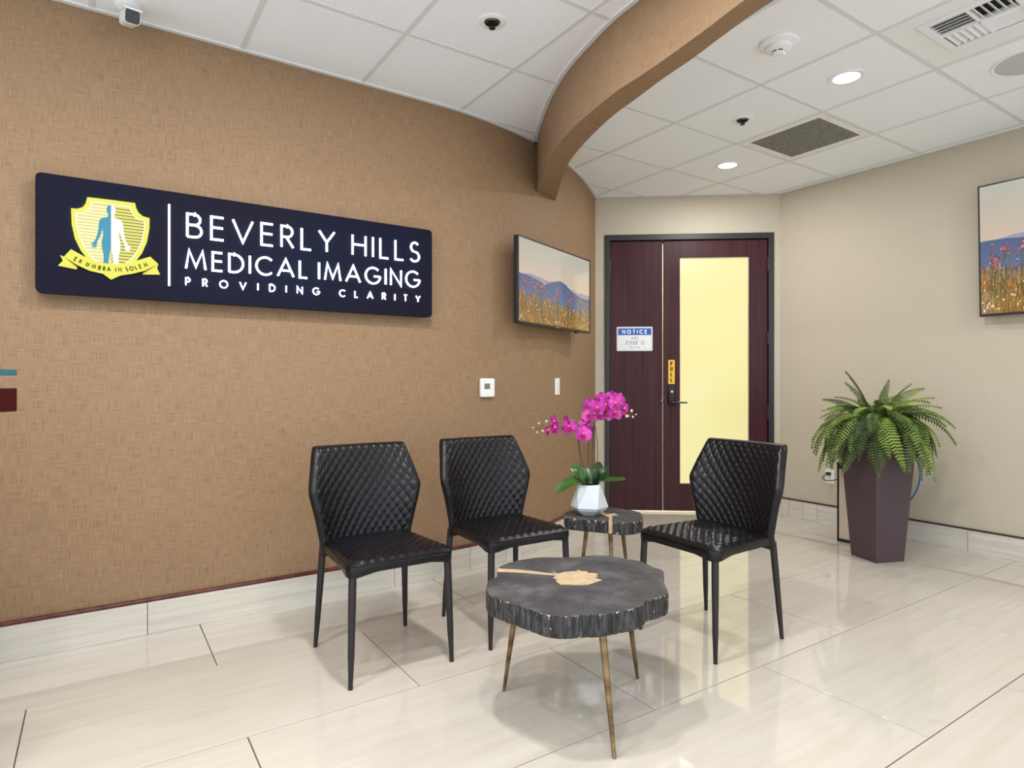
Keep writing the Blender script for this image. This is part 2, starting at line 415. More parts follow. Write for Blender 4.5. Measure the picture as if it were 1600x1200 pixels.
# skirting tiles and the moulding above them
def arclen(P):
    d = [0]
    for i in range(1, len(P)): d.append(d[-1] + (P[i] - P[i - 1]).length)
    return d
def sub(P, d, a, b):
    def at(s):
        for i in range(1, len(P)):
            if d[i] >= s: return P[i - 1].lerp(P[i], (s - d[i - 1]) / max(1e-9, d[i] - d[i - 1]))
        return P[-1]
    return [at(a)] + [P[i] for i in range(len(P)) if a + .01 < d[i] < b - .01] + [at(b)]
BH = .146
def skirting(name, P, joints, mat=BASEM, trimmat=TRIMW, proud=.012, tw=.02):
    e = sempty(name); d = arclen(P); J = [0] + sorted(joints) + [d[-1]]
    for a, b in zip(J[:-1], J[1:]):
        q = sub(P, d, a + .0015, b - .0015); A = offs(q, -proud); B = offs(q, .0)
        n = len(q); vs = [(p.x, p.y, z) for z in (.001, BH) for r in (A, B) for p in r]; fs = []
        for i in range(n - 1):
            fs += [(i, i + 1, n + i + 1, n + i), (2 * n + i, 3 * n + i, 3 * n + i + 1, 2 * n + i + 1), (i, 2 * n + i, 2 * n + i + 1, i + 1), (n + i, n + i + 1, 3 * n + i + 1, 3 * n + i)]
        fs += [(0, n, 3 * n, 2 * n), (n - 1, 3 * n - 1, 4 * n - 1, 2 * n - 1)]
        MB().add(vs, fs).build('skirting_tile', mat, e)
    m = MB(); R = tw / 2; m.tube([p + Vector((0, 0, BH + R)) for p in offs(P, -proud + R * .4)], R, 8); m.build('moulding', trimmat, e)
    return e
dW = arclen(WPOLY); l00 = -2.6
def s_of_ratio(r):
    for i in range(1, len(WPOLY)):
        a, b = WPOLY[i - 1], WPOLY[i]
        if a.x / a.y <= r <= b.x / b.y:
            t = (r - a.x / a.y) / (b.x / b.y - a.x / a.y); return dW[i - 1] + t * (dW[i] - dW[i - 1])
def wall_pt(u):
    r = (u - 800) / FPX; s = s_of_ratio(r)
    for i in range(1, len(WPOLY)):
        if dW[i] >= s:
            d = (WPOLY[i] - WPOLY[i - 1]).normalized(); return WPOLY[i - 1].lerp(WPOLY[i], (s - dW[i - 1]) / (dW[i] - dW[i - 1])), math.atan2(d.y, d.x)
js = [s_of_ratio((u - 800) / FPX) for u in (230, 615, 733, 788.5, 813.7, 835, 854, 872, 890, 905, 917)]
skirting('baseboard_left', WPOLY, [js[0] - 1.2] + js)
skirting('baseboard_back', [dp(-.02), dp(FL)], [], trimmat=TRIMD, tw=.014)
skirting('baseboard_back.001', [dp(FR_), dp(1.585)], [], trimmat=TRIMD, tw=.014)
RW = [lc(RL, CC - .004), lc(RL, -2.6)]
def rw_s(u):   # distance from the corner along the right wall
    r = (u - 800) / FPX; k = RL / (LV.x * r + LV.y); p = Vector((r * k, k, 0)); return (p - RW[0]).length
rj = [rw_s(1233.5), rw_s(1255.5), rw_s(1277.5), rw_s(1342), rw_s(1513)]; rj += [rj[-1] + 1.205 * k for k in range(1, 4)]
skirting('baseboard_right', RW, rj, trimmat=TRIMD, tw=.014)

# ------------------------------------------------------------------ double door
door = sempty('door_1', DA, DROT)
fm = MB(); th0, th1 = -.014, .11
fm.box(FL, FL + .045, th0, th1, 0, DTOP, .003); fm.box(FR_ - .045, FR_, th0, th1, 0, DTOP, .003); fm.box(FL + .043, FR_ - .043, th0, th1, DTOP - .05, DTOP, .003)
fm.box(FL + .045, FL + .057, .062, .1, 0, DTOP - .05); fm.box(FR_ - .057, FR_ - .045, .062, .1, 0, DTOP - .05); fm.box(FL + .045, FR_ - .045, .062, .1, DTOP - .062, DTOP - .05)
fm.build('door_frame', FRAMEW, door)
SEAM = .587; LT = DTOP - .053; LZ = .02
ml = MB(); ml.box(FL + .048, SEAM - .004, .012, .056, LZ, LT, .003); leaf1 = ml.build('door_leaf', DOORW, door)
G0, G1, GZ0, GZ1 = .732, 1.318, .255, 2.222
x0, x1 = SEAM + .004, FR_ - .048
mr = MB(); y0, y1 = .012, .056
mr.box(x0, G0, y0, y1, LZ, LT, .003); mr.box(G1, x1, y0, y1, LZ, LT, .003)
mr.box(G0 - .0005, G1 + .0005, y0 + .0002, y1, LZ + .0005, GZ0, .0); mr.box(G0 - .0005, G1 + .0005, y0 + .0002, y1, GZ1, LT - .0005, .0)
leaf2 = mr.build('door_leaf', DOORW, door)
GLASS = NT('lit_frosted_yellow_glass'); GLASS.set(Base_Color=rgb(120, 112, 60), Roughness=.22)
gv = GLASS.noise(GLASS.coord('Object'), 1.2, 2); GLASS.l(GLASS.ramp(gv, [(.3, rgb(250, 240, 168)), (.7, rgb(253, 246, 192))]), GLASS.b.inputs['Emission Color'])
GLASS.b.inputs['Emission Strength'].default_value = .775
mg = MB(); mg.box(G0, G1, .028, .040, GZ0, GZ1); mg.build('glass_pane', GLASS.m, leaf2)
mb = MB(); 
for (a0, a1, b0, b1) in ((G0, G0 + .006, GZ0, GZ1), (G1 - .006, G1, GZ0, GZ1), (G0, G1, GZ0, GZ0 + .006), (G0, G1, GZ1 - .006, GZ1)): mb.box(a0, a1, .018, .0281, b0, b1)
mb.build('glazing_bead', simple('pale_bead', rgb(210, 190, 170), .5), leaf2)
for leaf, xs in ((leaf1, FL + .044), (leaf2, FR_ - .052)):
    for z in (2.15, 1.52, .88, .25):
        h = MB(); h.box(xs, xs + .009, .0, .016, z - .055, z + .055); h.tube([(xs + .0045, -.002, z - .057), (xs + .0045, -.002, z + .057)], .007, 8); h.build('hinge', STEEL, leaf)
lk = MB(); lk.box(.628, .692, -.012, .0125, .94, 1.112, .012); lock = lk.build('lock_plate', simple('dark_bronze_lock', rgb(44, 38, 38), .35, .6), leaf2)
kk = MB(); kk.lathe([(.012, 0), (.012, .006), (.009, .008)], 16, M=Matrix.Translation((.66, -.012, 1.055)) @ Matrix.Rotation(math.pi / 2, 4, 'X')); kk.build('lock_cylinder', CHROME, lock)
hh = MB(); hh.tube([(.66, -.01, .966), (.66, -.052, .966), (.672, -.056, .966), (.78, -.056, .963)], [.011, .010, .009, .0075], 10); hh.build('lever_handle', STEEL, lock)
nb = MB(); nb.ball((SEAM - .012, .005, .978), .011); nb.build('door_stop', CHROME, leaf1)
# corridor seen through the cracks round the leaves
corr = MB(); q = [dp(-.3, .12), dp(2.0, .12), dp(2.0, 1.2), dp(-.3, 1.2)]
lit = simple('pale_yellow_corridor_wall', rgb(245, 238, 205), .7, vary=.03)
wall_strip('wall_corridor', [dp(-.3, 1.1), dp(1.9, 1.1)], 0, CEIL + .03, lit)
la = bpy.data.lights.new('corridor_lamp', 'AREA'); la.shape = 'RECTANGLE'; la.size = 1.2; la.size_y = .3; la.energy = 60; la.color = (1, .95, .78)
lo = bpy.data.objects.new('corridor_lamp', la); COL.objects.link(lo); lo.location = dp(.8, .6, CEIL - .05); lo.rotation_euler = (0, 0, DROT)

# ------------------------------------------------------------------ stroke lettering
def arc(cx, cy, rx, ry, a0, a1, n=14): return [(cx + rx * math.cos(math.radians(a0 + (a1 - a0) * i / n)), cy + ry * math.sin(math.radians(a0 + (a1 - a0) * i / n))) for i in range(n + 1)]
GLY = {
 'A': (.92, [[(0, 0), (.46, 1), (.92, 0)], [(.16, .34), (.76, .34)]]),
 'B': (.56, [[(0, 0), (0, 1), (.27, 1)] + arc(.27, .765, .235, .235, 90, -90, 10) + [(.0, .53)], [(.27, .53)] + arc(.295, .265, .265, .265, 90, -90, 10) + [(0, 0)]]),
 'C': (.84, [arc(.5, .5, .5, .5, 45, 315, 26)]),
 'D': (.74, [[(0, 0), (0, 1), (.24, 1)] + arc(.24, .5, .5, .5, 90, -90, 18) + [(0, 0)]]),
 'E': (.5, [[(.5, 1), (0, 1), (0, 0), (.5, 0)], [(0, .53), (.48, .53)]]),
 'G': (1.0, [arc(.5, .5, .5, .5, 45, 355, 28), [(.56, .46), (1.0, .46)]]),
 'H': (.68, [[(0, 0), (0, 1)], [(.68, 0), (.68, 1)], [(0, .53), (.68, .53)]]),
 'I': (.0, [[(0, 0), (0, 1)]]),
 'L': (.44, [[(0, 1), (0, 0), (.44, 0)]]),
 'M': (.98, [[(0, 0), (.15, 1), (.49, .12), (.83, 1), (.98, 0)]]),
 'N': (.72, [[(0, 0), (0, 1), (.72, 0), (.72, 1)]]),
 'O': (1.0, [arc(.5, .5, .5, .5, 0, 360, 30)]),
 'P': (.5, [[(0, 0), (0, 1), (.24, 1)] + arc(.24, .74, .26, .26, 90, -90, 10) + [(0, .48)]]),
 'R': (.54, [[(0, 0), (0, 1), (.25, 1)] + arc(.25, .745, .25, .255, 90, -90, 10) + [(0, .49)], [(.22, .49), (.54, 0)]]),
 'S': (.52, [arc(.27, .755, .215, .245, 35, 270, 14) + arc(.26, .255, .26, .255, 90, -150, 16)]),
 'T': (.52, [[(0, 1), (.52, 1)], [(.26, 1), (.26, 0)]]),
 'U': (.6, [[(0, 1), (0, .3)] + arc(.3, .3, .3, .3, 180, 360, 12) + [(.6, 1)]]),
 'V': (.84, [[(0, 1), (.42, 0), (.84, 1)]]),
 'X': (.66, [[(0, 1), (.66, 0)], [(0, 0), (.66, 1)]]),
 'Y': (.76, [[(0, 1), (.38, .46), (.76, 1)], [(.38, .46), (.38, 0)]]),
 'Z': (.62, [[(.0, 1), (.62, 1), (0, 0), (.62, 0)]]),
}
def glyph(mb, ch, x, y, h, w, z0, z1, sx=1, rot=0):
    """one stroke letter: x,y lower left of the outer box, h outer height, w stroke width"""
    k = h - w; c, s = math.cos(rot), math.sin(rot)
    for pl in GLY[ch][1]:
        q = [(w / 2 + a * k * sx, w / 2 + b * k) for a, b in pl]
        mb.ribbon([(x + a * c - b * s, y + a * s + b * c) for a, b in q], w, z0, z1)
def adv(ch, h, w, sx=1): return GLY[ch][0] * (h - w) * sx + w
def text_line(txt, x0, x1, h, w, sx=1, space=None):
    """letter positions of txt spread between x0 and x1"""
    ws = [adv(c, h, w, sx) for c in txt if c != ' ']; nsp = txt.count(' '); ng = len(txt.replace(' ', '')) - 1
    sp = space if space is not None else h * .5
    tr = (x1 - x0 - sum(ws) - sp * nsp) / ng
    out = []; x = x0
    for i, c in enumerate(txt):
        if c == ' ': x += sp; continue
        out.append((c, x)); x += adv(c, h, w, sx) + tr
    return out

# ------------------------------------------------------------------ lit wall sign
SC = 3.2                                    # its face plane lies at C = SC
def sp(u, v):
    r = (u - 800) / FPX; y = SC / (CV.x * r + CV.y); x = r * y; return (x * LV.x + y * LV.y, EYE + (HOR - v) / FPX * y)
S0 = sp(55, 268); S1 = sp(675, 495); SL0, SL1, SZ0, SZ1 = S0[0], S1[0], 1.507, 2.0
sign = thing('wall_sign', 'long dark navy illuminated sign with shield crest and glowing white lettering on the tan wall', 'sign', lc(SL0, SC, SZ0), ROT)
MS = Matrix.Rotation(math.pi / 2, 4, 'X')    # local drawing plane x right, y up, z towards the room
def sgn(u, v): a, z = sp(u, v); return (a - SL0, z - SZ0)
SWd, SHt = SL1 - SL0, SZ1 - SZ0
def rrect(x0, y0, x1, y1, r, n=6): return [p for cx, cy, a in ((x1 - r, y1 - r, 0), (x0 + r, y1 - r, 90), (x0 + r, y0 + r, 180), (x1 - r, y0 + r, 270)) for p in arc(cx, cy, r, r, a, a + 90, n)]
SIGNP = NT('navy_sign_face'); SIGNP.set(Roughness=.45); SIGNP.b.inputs['Specular IOR Level'].default_value = .02
SIGNP.color(SIGNP.ramp(SIGNP.noise(SIGNP.coord('Object'), 1.5, 2), [(.3, rgb(30, 26, 38)), (.7, rgb(26, 30, 46))]))
def sgnbuild(m, name, mat, parent=None):
    m.v = [tuple(MS @ Vector(v)) for v in m.v]; return m.build(name, mat, parent if parent is not None else sign)
m = MB(); m.prism(rrect(0, 0, SWd, SHt, .022), -.035, 0); panel = sgnbuild(m, 'panel', SIGNP.m)
for bx in (.12, SWd - .12):
    m = MB(); m.box(bx - .03, bx + .03, .08, SHt - .08, -.069, -.035); sgnbuild(m, 'standoff', BLACK)
LIT = emit('lit_white_letter', (.84, .93, 1, 1), 5.0); 
LZ0, LZ1 = .006, .011
def letters(txt, u0, u1, vtop0, vbot0, vbot1, w, sx=1, space=None):
    x0, yt = sgn(u0, vtop0); yb0 = sgn(u0, vbot0)[1]; x1, yb1 = sgn(u1, vbot1); h = yt - yb0
    for ch, x in text_line(txt, x0, x1, h, w, sx, space):
        yb = yb0 + (yb1 - yb0) * (x - x0) / (x1 - x0)
        g_ = MB(); glyph(g_, ch, x, yb, h, w, LZ0, LZ1, sx); sgnbuild(g_, 'letter', LIT)
letters('BEVERLY HILLS', 290.5, 655, 332.5, 371.5, 411, .0100, 1.0, .055)
letters('MEDICAL IMAGING', 288.5, 656, 389, 421, 450.5, .0096, .98, .03)
letters('PROVIDING CLARITY', 289, 656, 433.5, 446.7, 473, .0058, 1.0, .05)
m = MB(); xa, ya = sgn(264, 320); xb, yb = sgn(264, 447); m.box(xa - .004, xa + .004, yb, ya, .006, .011); sgnbuild(m, 'divider_bar', LIT)
# crest
z5 = lambda x, y: sgn(40 + x / 5, 250 + y / 5)
YEL = emit('lit_yellow', rgb(252, 248, 92), .95); YELD = emit('lit_deep_yellow', rgb(238, 206, 60), .9); PALEY = emit('lit_pale_yellow', rgb(250, 244, 128), .88)
LITW = emit('lit_crest_white', (1, 1, 1, 1), 1.2); CYAN = emit('lit_blue', rgb(58, 164, 200), .85); OLIVE = simple('olive_print', rgb(58, 64, 8), .6, spec=.1)
SHO = [(482, 293), (660, 314), (855, 340), (862, 376), (880, 412), (914, 442), (968, 458), (966, 540), (948, 640), (910, 725), (855, 795), (770, 855), (668, 885), (575, 850), (500, 790), (432, 705), (385, 610), (360, 500), (355, 380), (405, 384), (445, 372), (468, 345)]
HALO = emit('added_green_yellow_glow', (.62, .95, .16, 1), 8.0)
def inset(P, q):
    cx = sum(p[0] for p in P) / len(P); cy = sum(p[1] for p in P) / len(P); return [(cx + (x - cx) * q, cy + (y - cy) * q) for x, y in P]
m = MB(); m.prism(inset([z5(*p) for p in SHO], 1.0), .001, .006); sgnbuild(m, 'added_halo_plate', HALO)  # glowing plate added behind the shield to throw a halo on the panel
m = MB(); m.prism([z5(*p) for p in SHO], .006, .008); shield = sgnbuild(m, 'shield', YEL)
SHI = [(515, 328), (668, 350), (818, 372), (826, 405), (848, 442), (880, 470), (930, 482), (926, 550), (908, 640), (872, 715), (820, 780), (750, 830), (668, 850), (592, 828), (520, 765), (462, 690), (422, 600), (398, 500), (394, 418), (440, 418), (488, 400), (508, 365)]
m = MB(); m.prism([z5(*p) for p in SHI], .008, .0086); sgnbuild(m, 'shield_field', PALEY)
m = MB(); m.ribbon([z5(*p) for p in SHI], .0032, .0086, .0094, closed=True); sgnbuild(m, 'shield_outline', LITW)
def xat(y, right):
    """the field's edge at drawing height y"""
    P = [z5(*p) for p in SHI]; best = None
    for i in range(len(P)):
        a, b = P[i], P[(i + 1) % len(P)]
        if (a[1] - y) * (b[1] - y) < 0:
            x = a[0] + (b[0] - a[0]) * (y - a[1]) / (b[1] - a[1])
            if best is None or (x > best if right else x < best): best = x
    return best
xm = z5(667, 500)[0]; yt = z5(667, 368)[1]; yb = z5(667, 822)[1]
wl = MB(); dl = MB(); N_ = 19
for i in range(N_):
    y = yt - .006 - (yt - yb - .008) * i / (N_ - 1); a = xat(y, False); b = xat(y, True)
    if a is None or b is None: continue
    wl.box(a, xm, y - .0018, y + .0018, .0086, .0091); dl.box(xm, b, y - .0015, y + .0015, .0086, .0091)
sgnbuild(wl, 'shield_stripes', LITW)['kind'] = 'stuff'; sgnbuild(dl, 'shield_lines', OLIVE)['kind'] = 'stuff'
FIG = [(667, 358), (645, 358), (633, 378), (632, 400), (638, 420), (646, 430), (642, 448), (600, 456), (578, 470), (571, 500), (568, 545), (558, 590), (545, 625), (528, 645), (510, 657), (514, 663), (530, 660), (514, 684), (520, 688), (532, 676), (530, 692), (537, 692), (543, 678), (547, 690), (552, 688), (556, 660), (562, 635), (582, 600), (594, 565), (600, 540), (606, 590), (594, 640), (596, 690), (610, 750), (607, 815), (645, 815), (655, 750), (667, 690)]
L2 = [z5(*p) for p in FIG]
m = MB(); m.prism(L2, .0091, .0102); sgnbuild(m, 'crest_figure', CYAN)
m = MB(); m.prism([(2 * xm - x + .0006, y) for x, y in L2][::-1], .0091, .0102); sgnbuild(m, 'crest_figure', LITW)
RT = [(355, 700), (450, 752), (545, 795), (668, 818), (780, 808), (880, 785), (972, 758), (1036, 816), (930, 868), (830, 892), (740, 905), (668, 938), (605, 892), (500, 868), (400, 822), (300, 758)]
for tail in ([(270, 745), (300, 758), (405, 852), (392, 854), (254, 826), (292, 788)], [(1036, 816), (1026, 848), (1050, 896), (915, 895), (918, 884)]):
    m = MB(); m.prism([z5(*p) for p in tail], 0, .008); sgnbuild(m, 'ribbon_tail', YEL)
for fold in ([(300, 758), (405, 838), (398, 848)], [(1024, 824), (918, 884), (926, 894)]):
    m = MB(); m.prism([z5(*p) for p in fold], .008, .0095); sgnbuild(m, 'ribbon_fold', YELD)
m = MB(); m.prism([z5(*p) for p in RT], .0095, .0112); ribbon = sgnbuild(m, 'crest_ribbon', YEL)
MOT = [('E', 392, 778), ('X', 428, 794), ('U', 486, 818), ('M', 534, 834), ('B', 578, 846), ('R', 614, 853), ('A', 650, 857), ('I', 704, 860), ('N', 736, 859), ('S', 790, 856), ('O', 826, 851), ('L', 862, 843), ('E', 895, 834), ('M', 936, 822)]
pts = [z5(x, y) for _, x, y in MOT]; tm_ = MB()
for i, (ch, _, _) in enumerate(MOT):
    a, b = pts[max(0, i - 1)], pts[min(len(pts) - 1, i + 1)]; r = math.atan2(b[1] - a[1], b[0] - a[0]); h, w = .0200, .0040
    sx = .78; hw = adv(ch, h, w, sx) / 2; c, s = math.cos(r), math.sin(r)
    glyph(tm_, ch, pts[i][0] - hw * c + h / 2 * s, pts[i][1] - hw * s - h / 2 * c, h, w, .0112, .0118, sx, r)
sgnbuild(tm_, 'motto_lettering', OLIVE)

# ------------------------------------------------------------------ televisions
def picture_mesh(w, h, NX=400, NY=226):
    rng = np.random.default_rng(3)
    X, Y = np.meshgrid((np.arange(NX) + .5) / NX, (np.arange(NY) + .5) / NY)   # Y up
    def col(r, g, b): return np.array([lin(r), lin(g), lin(b)])
    img = np.zeros((NY, NX, 3)); t = np.clip((Y - .45) / .5, 0, 1)[..., None]
    img[:] = col(226, 200, 178) * (1 - t) + col(196, 194, 180) * t
    def ridge(pts, seed, amp):
        xs, ys = zip(*pts); y = np.interp(X[0], xs, ys); k = np.zeros(NX)
        for f in (9, 21, 47): k += np.sin(X[0] * f * 2 + seed * f) / f
        return y + amp * k
    far = ridge([(0, .57), (.15, .60), (.35, .56), (.5, .59), (.7, .52), (1, .50)], 1, .05)
    mid = ridge([(0, .575), (.18, .555), (.33, .51), (.45, .565), (.55, .60), (.62, .585), (.72, .50), (.86, .44), (1, .455)], 2, .05)
    m = Y < far[None]; img[m] = col(160, 165, 182)
    m = Y < mid[None]; g = np.clip(Y / np.maximum(mid[None], .01), 0, 1)[..., None]
    mt = col(112, 140, 180) * (1 - g) + col(92, 108, 142) * g; img[m] = mt[m]
    img[Y < .26 - .10 * X] = col(150, 104, 48)
    gtop = .32 - .14 * X[0] + .02 * np.sin(X[0] * 40) + rng.normal(0, .022, NX)
    for _ in range(5200):
        x = rng.integers(0, NX); y = rng.random() ** 1.2 * gtop[x]; ln = int(5 + rng.random() * 16); y0 = int(y * NY)
        c = [col(180, 122, 50), col(146, 92, 34), col(196, 148, 78), col(104, 70, 32), col(122, 112, 50), col(206, 168, 110)][rng.integers(0, 6)]
        dx = rng.normal(0, .25)
        for k in range(ln):
            yy, xx = y0 + k, int(x + dx * k)
            if 0 <= yy < NY and 0 <= xx < NX: img[yy, xx] = c
    for x in range(NX):
        e = int(gtop[x] * NY * .75)
        for y in range(e):
            if rng.random() < .55: img[y, x] = img[y, x] * .4 + (col(176, 118, 48) if y > NY * .12 else col(150, 116, 44)) * .6 * (.55 + .5 * rng.random())
    def blob(cx, cy, r, c):
        for yy in range(int(cy - r), int(cy + r) + 1):
            for xx in range(int(cx - r), int(cx + r) + 1):
                if 0 <= yy < NY and 0 <= xx < NX and (yy - cy) ** 2 + (xx - cx) ** 2 <= r * r: img[yy, xx] = c
    for _ in range(110):
        blob(rng.random() * NX, rng.random() * gtop.mean() * NY * 1.1, 1 + rng.random() * 1.4, col(240, 214, 196))
    for i in range(120):
        fx = rng.choice([.06, .16, .22, .27, .31, .35, .46, .5, .66, .70, .75, .86, .92, .97]) + rng.normal(0, .022)
        top = .33 + .19 * rng.random() - .14 * max(0, fx - .5)
        if not 0 < fx < 1: continue
        x = fx * NX
        for y in range(int(.12 * NY), int(top * NY)):
            xx = int(x + math.sin(y * .1 + i) * .8)
            if 0 <= xx < NX: img[y, xx] = col(92, 104, 78)
        for k in range(5): blob(x + rng.normal(0, 1.5), top * NY + rng.normal(0, 4.5), 1.0 + rng.random() * 1.1, [col(190, 96, 108), col(150, 66, 84), col(222, 160, 156)][k % 3])
    vs = [(-w / 2 + w * i / NX, 0, -h / 2 + h * j / NY) for j in range(NY + 1) for i in range(NX + 1)]
    fs = [(j * (NX + 1) + i, j * (NX + 1) + i + 1, (j + 1) * (NX + 1) + i + 1, (j + 1) * (NX + 1) + i) for j in range(NY) for i in range(NX)]
    me = bpy.data.meshes.new('screen'); me.from_pydata(vs, [], fs)
    at = me.attributes.new('picture', 'FLOAT_COLOR', 'FACE')
    a = np.ones((NY * NX, 4), dtype=np.float32); a[:, :3] = img.reshape(-1, 3); at.data.foreach_set('color', a.ravel())
    t_ = NT('screen_picture'); an = t_.n('ShaderNodeAttribute', attribute_name='picture'); t_.set(Base_Color=(.004, .004, .005, 1), Roughness=.07)
    t_.l(an.outputs['Color'], t_.b.inputs['Emission Color']); t_.b.inputs['Emission Strength'].default_value = .92
    me.materials.append(t_.m); me.update(); return me
def tv(label, loc, rz, w, h, tilt, pic, arm, pw):
    r = thing('wall_television', label, 'television', loc, rz, 'wall televisions'); r.rotation_euler = (tilt, 0, rz)
    b = MB(); b.box(-w / 2, w / 2, .0, .03, -h / 2, h / 2, .004); b.box(-w * .35, w * .35, .028, .058, -h * .42, h * .2, .01); b.build('casing', BLACK, r)
    bz = MB(); e = .009
    bz.box(-w / 2, w / 2, -.006, .001, h / 2 - e, h / 2, .001); bz.box(-w / 2, w / 2, -.006, .001, -h / 2, -h / 2 + e * 1.7, .001)
    bz.box(-w / 2, -w / 2 + e, -.006, .001, -h / 2, h / 2, .001); bz.box(w / 2 - e, w / 2, -.006, .001, -h / 2, h / 2, .001); bz.build('bezel', simple('dark_bezel', rgb(38, 34, 36), .3), r)
    s = link('screen', pic, r, (0, -.0015, e * .35)); s.scale = ((w - 2 * e) / pw[0], 1, (h - 2.7 * e) / pw[1])
    lg = MB(); lg.box(-.022, .022, -.0072, -.005, -h / 2 + .004, -h / 2 + .011); lg.build('maker_badge', simple('badge_grey', rgb(160, 160, 160), .3, .5), r)
    ir = MB(); ir.box(w * .27, w * .32, -.004, .012, -h / 2 - .012, -h / 2 + .002, .003); ir.build('sensor', BLACK, r)
    a = MB(); a.box(-.12, .12, .055, .068, -.14, .1); a.box(-.03, .03, .066, arm - .012, -.05, .03); a.box(-.09, .09, arm - .014, arm, -.12, .1); a.build('mount_arm', STEEL, r)
    return r
PW = (1.0, .5625); PIC = picture_mesh(*PW)
k = 1.075
tl = atY(808.5, 367, 3.585 * k); tr = atY(921.5, 406.5, 4.37 * k); bl = atY(808.5, 506, 3.585 * k); br = atY(921, 520, 4.37 * k)
tc = (tl + tr + bl + br) / 4; dv = (tr + br - tl - bl) / 2; tw_ = Vector((dv.x, dv.y)).length; thh = ((tl - bl).length + (tr - br).length) / 2
tv('flat television on tan curved wall showing meadow flowers beside the wooden door', tc, math.atan2(dv.y, dv.x), tw_, thh, 0, PIC, .12, PW)
k2 = RL - .10
def rwp(u, L=RL): r = (u - 800) / FPX; y = L / (LV.x * r + LV.y); return Vector((r * y, y, 0))
p0 = rwp(1529.5, k2 + .02); z1_ = EYE + (HOR - 292.5) / FPX * p0.y; z0_ = EYE + (HOR - 495) / FPX * p0.y
h2 = z1_ - z0_; w2 = h2 * 1.72; pc = p0 - CV * (w2 / 2); pc.z = (z0_ + z1_) / 2
tv('large flat television on cream wall at the right showing mountain flowers', pc, math.atan2(-CV.y, -CV.x), w2, h2, math.radians(-0) + math.radians(2.2), PIC, .075, PW)

# ------------------------------------------------------------------ chairs
def quilt(x, y, px=.042, py=.050, ex=.26):
    a = x / px + y / py; b = x / px - y / py
    fa = abs(math.sin(math.pi * a)); fb = abs(math.sin(math.pi * b)); return (fa * fb) ** ex
def make_back():
    SX, SZn = 132, 110; z0, z1 = .392, .862
    def halfw(z):
        pts = [(.392, .200), (.46, .206), (.56, .226), (.655, .249), (.675, .252), (.70, .248), (.80, .228), (.848, .217), (.857, .212), (.862, .203)]
        zz = np.linspace(z - .014, min(z + .014, 2 * .862 - z - .014 if z > .855 else z + .014), 9) if z < .85 else np.array([z])
        return float(np.mean(np.interp(zz, [p[0] for p in pts], [p[1] for p in pts])))
    def yb(s, z):
        base = np.interp(z, [.39, .46, .86], [-.203, -.205, -.268]); wing = np.interp(z, [.39, .46, .60, .675, .76, .862], [.012, .05, .082, .088, .06, .016])
        return float(base + wing * abs(s) ** 2.3)
    us = [math.sin(math.pi / 2 * (2 * i / SX - 1)) * .25 + (2 * i / SX - 1) * .75 for i in range(SX + 1)]; us = [u / us[-1] for u in us]
    ts = [i / SZn for i in range(SZn + 1)]; ts = [1 - (1 - t) ** 1.08 for t in ts]
    grid = {}; vs = []
    for side in (0, 1):
        for j, t in enumerate(ts):
            z = z0 + (z1 - z0) * t; hw = halfw(z)
            for i, u in enumerate(us):
                edge = i in (0, SX) or j in (0, SZn)
                if edge and side == 1: grid[side, i, j] = grid[0, i, j]; continue
                d = min((1 - abs(u)) * hw, (z1 - z) + 0.0, (z - z0) + .004); r = .014; q = min(1, d / r); prof = math.sqrt(max(0, 1 - (1 - q) ** 2))
                if edge: prof = 0
                y = yb(u, z)
                dy = (yb(min(1, u + .01), z) - yb(max(-1, u - .01), z)) / (.02 * hw); nx, ny = -dy, 1.0; l_ = math.hypot(nx, ny); nx /= l_; ny /= l_
                if side == 0:
                    off = .020 * prof + (.0076 * quilt(u * .252, z - .47) * min(1, d / .022) if z > .44 else 0)
                else: off = -.019 * prof
                grid[side, i, j] = len(vs); vs.append((u * hw + nx * off, y + ny * off, z))
    fs = []
    for side in (0, 1):
        for j in range(SZn):
            for i in range(SX): fs.append((grid[side, i, j], grid[side, i + 1, j], grid[side, i + 1, j + 1], grid[side, i, j + 1]))
    return MB().add(vs, fs)
def seat_outline(n=168):
    yf, yr, wf, wr, r = .237, -.185, .219, .192, .042
    P = []
    for (cx, cy, a, rr) in ((wf - r, yf - r, 0, r), (-wf + r, yf - r, 90, r), (-wr + .02, yr + .02, 180, .02), (wr - .02, yr + .02, 270, .02)): P += arc(cx, cy, rr, rr, a, a + 90, 8)
    P = [Vector((x, y, 0)) for x, y in P]; P.append(P[0].copy()); d = arclen(P); out = []
    return [sub(P, d, s, s + 1e-6)[0] for s in np.linspace(0, d[-1], n, endpoint=False)]
def make_seat():
    O = seat_outline(); n = len(O); c = Vector((0, .03, 0)); R = 52; vs = []; 
    for k in range(R + 1):
        q = k / R
        for p in O:
            e = c + (p - c) * q
            edge = (1 - q) * .2
            crown = .010 * (1 - q ** 3) + .0 ; z = .462 + crown - .006 * max(0, q - .93) / .07
            z += .0085 * quilt(e.x, e.y, .040, .05, .32) * min(1, (1 - q) / .10)
            vs.append((e.x, e.y, z))
    def low(p):
        cr = min(1, max(0, (math.hypot(abs(p.x) - .2, p.y - .215)) / .09)); return .404 + .020 * cr ** .7 if p.y > 0 else .422 - 0 * cr
    for (so, zf) in ((1.012, 1.0), (1.014, .55), (1.006, 0.0), (.9, 0.03), (.5, .1)):
        for p in O:
            e = c + (p - c) * so; zb = low(p); vs.append((e.x, e.y, zb + (.450 - zb) * zf))
    rows = R + 6
    fs = [(k * n + i, k * n + (i + 1) % n, (k + 1) * n + (i + 1) % n, (k + 1) * n + i) for k in range(rows - 1) for i in range(n)]
    fs.append(tuple(range((rows - 1) * n, rows * n)))
    return MB().add(vs, fs)
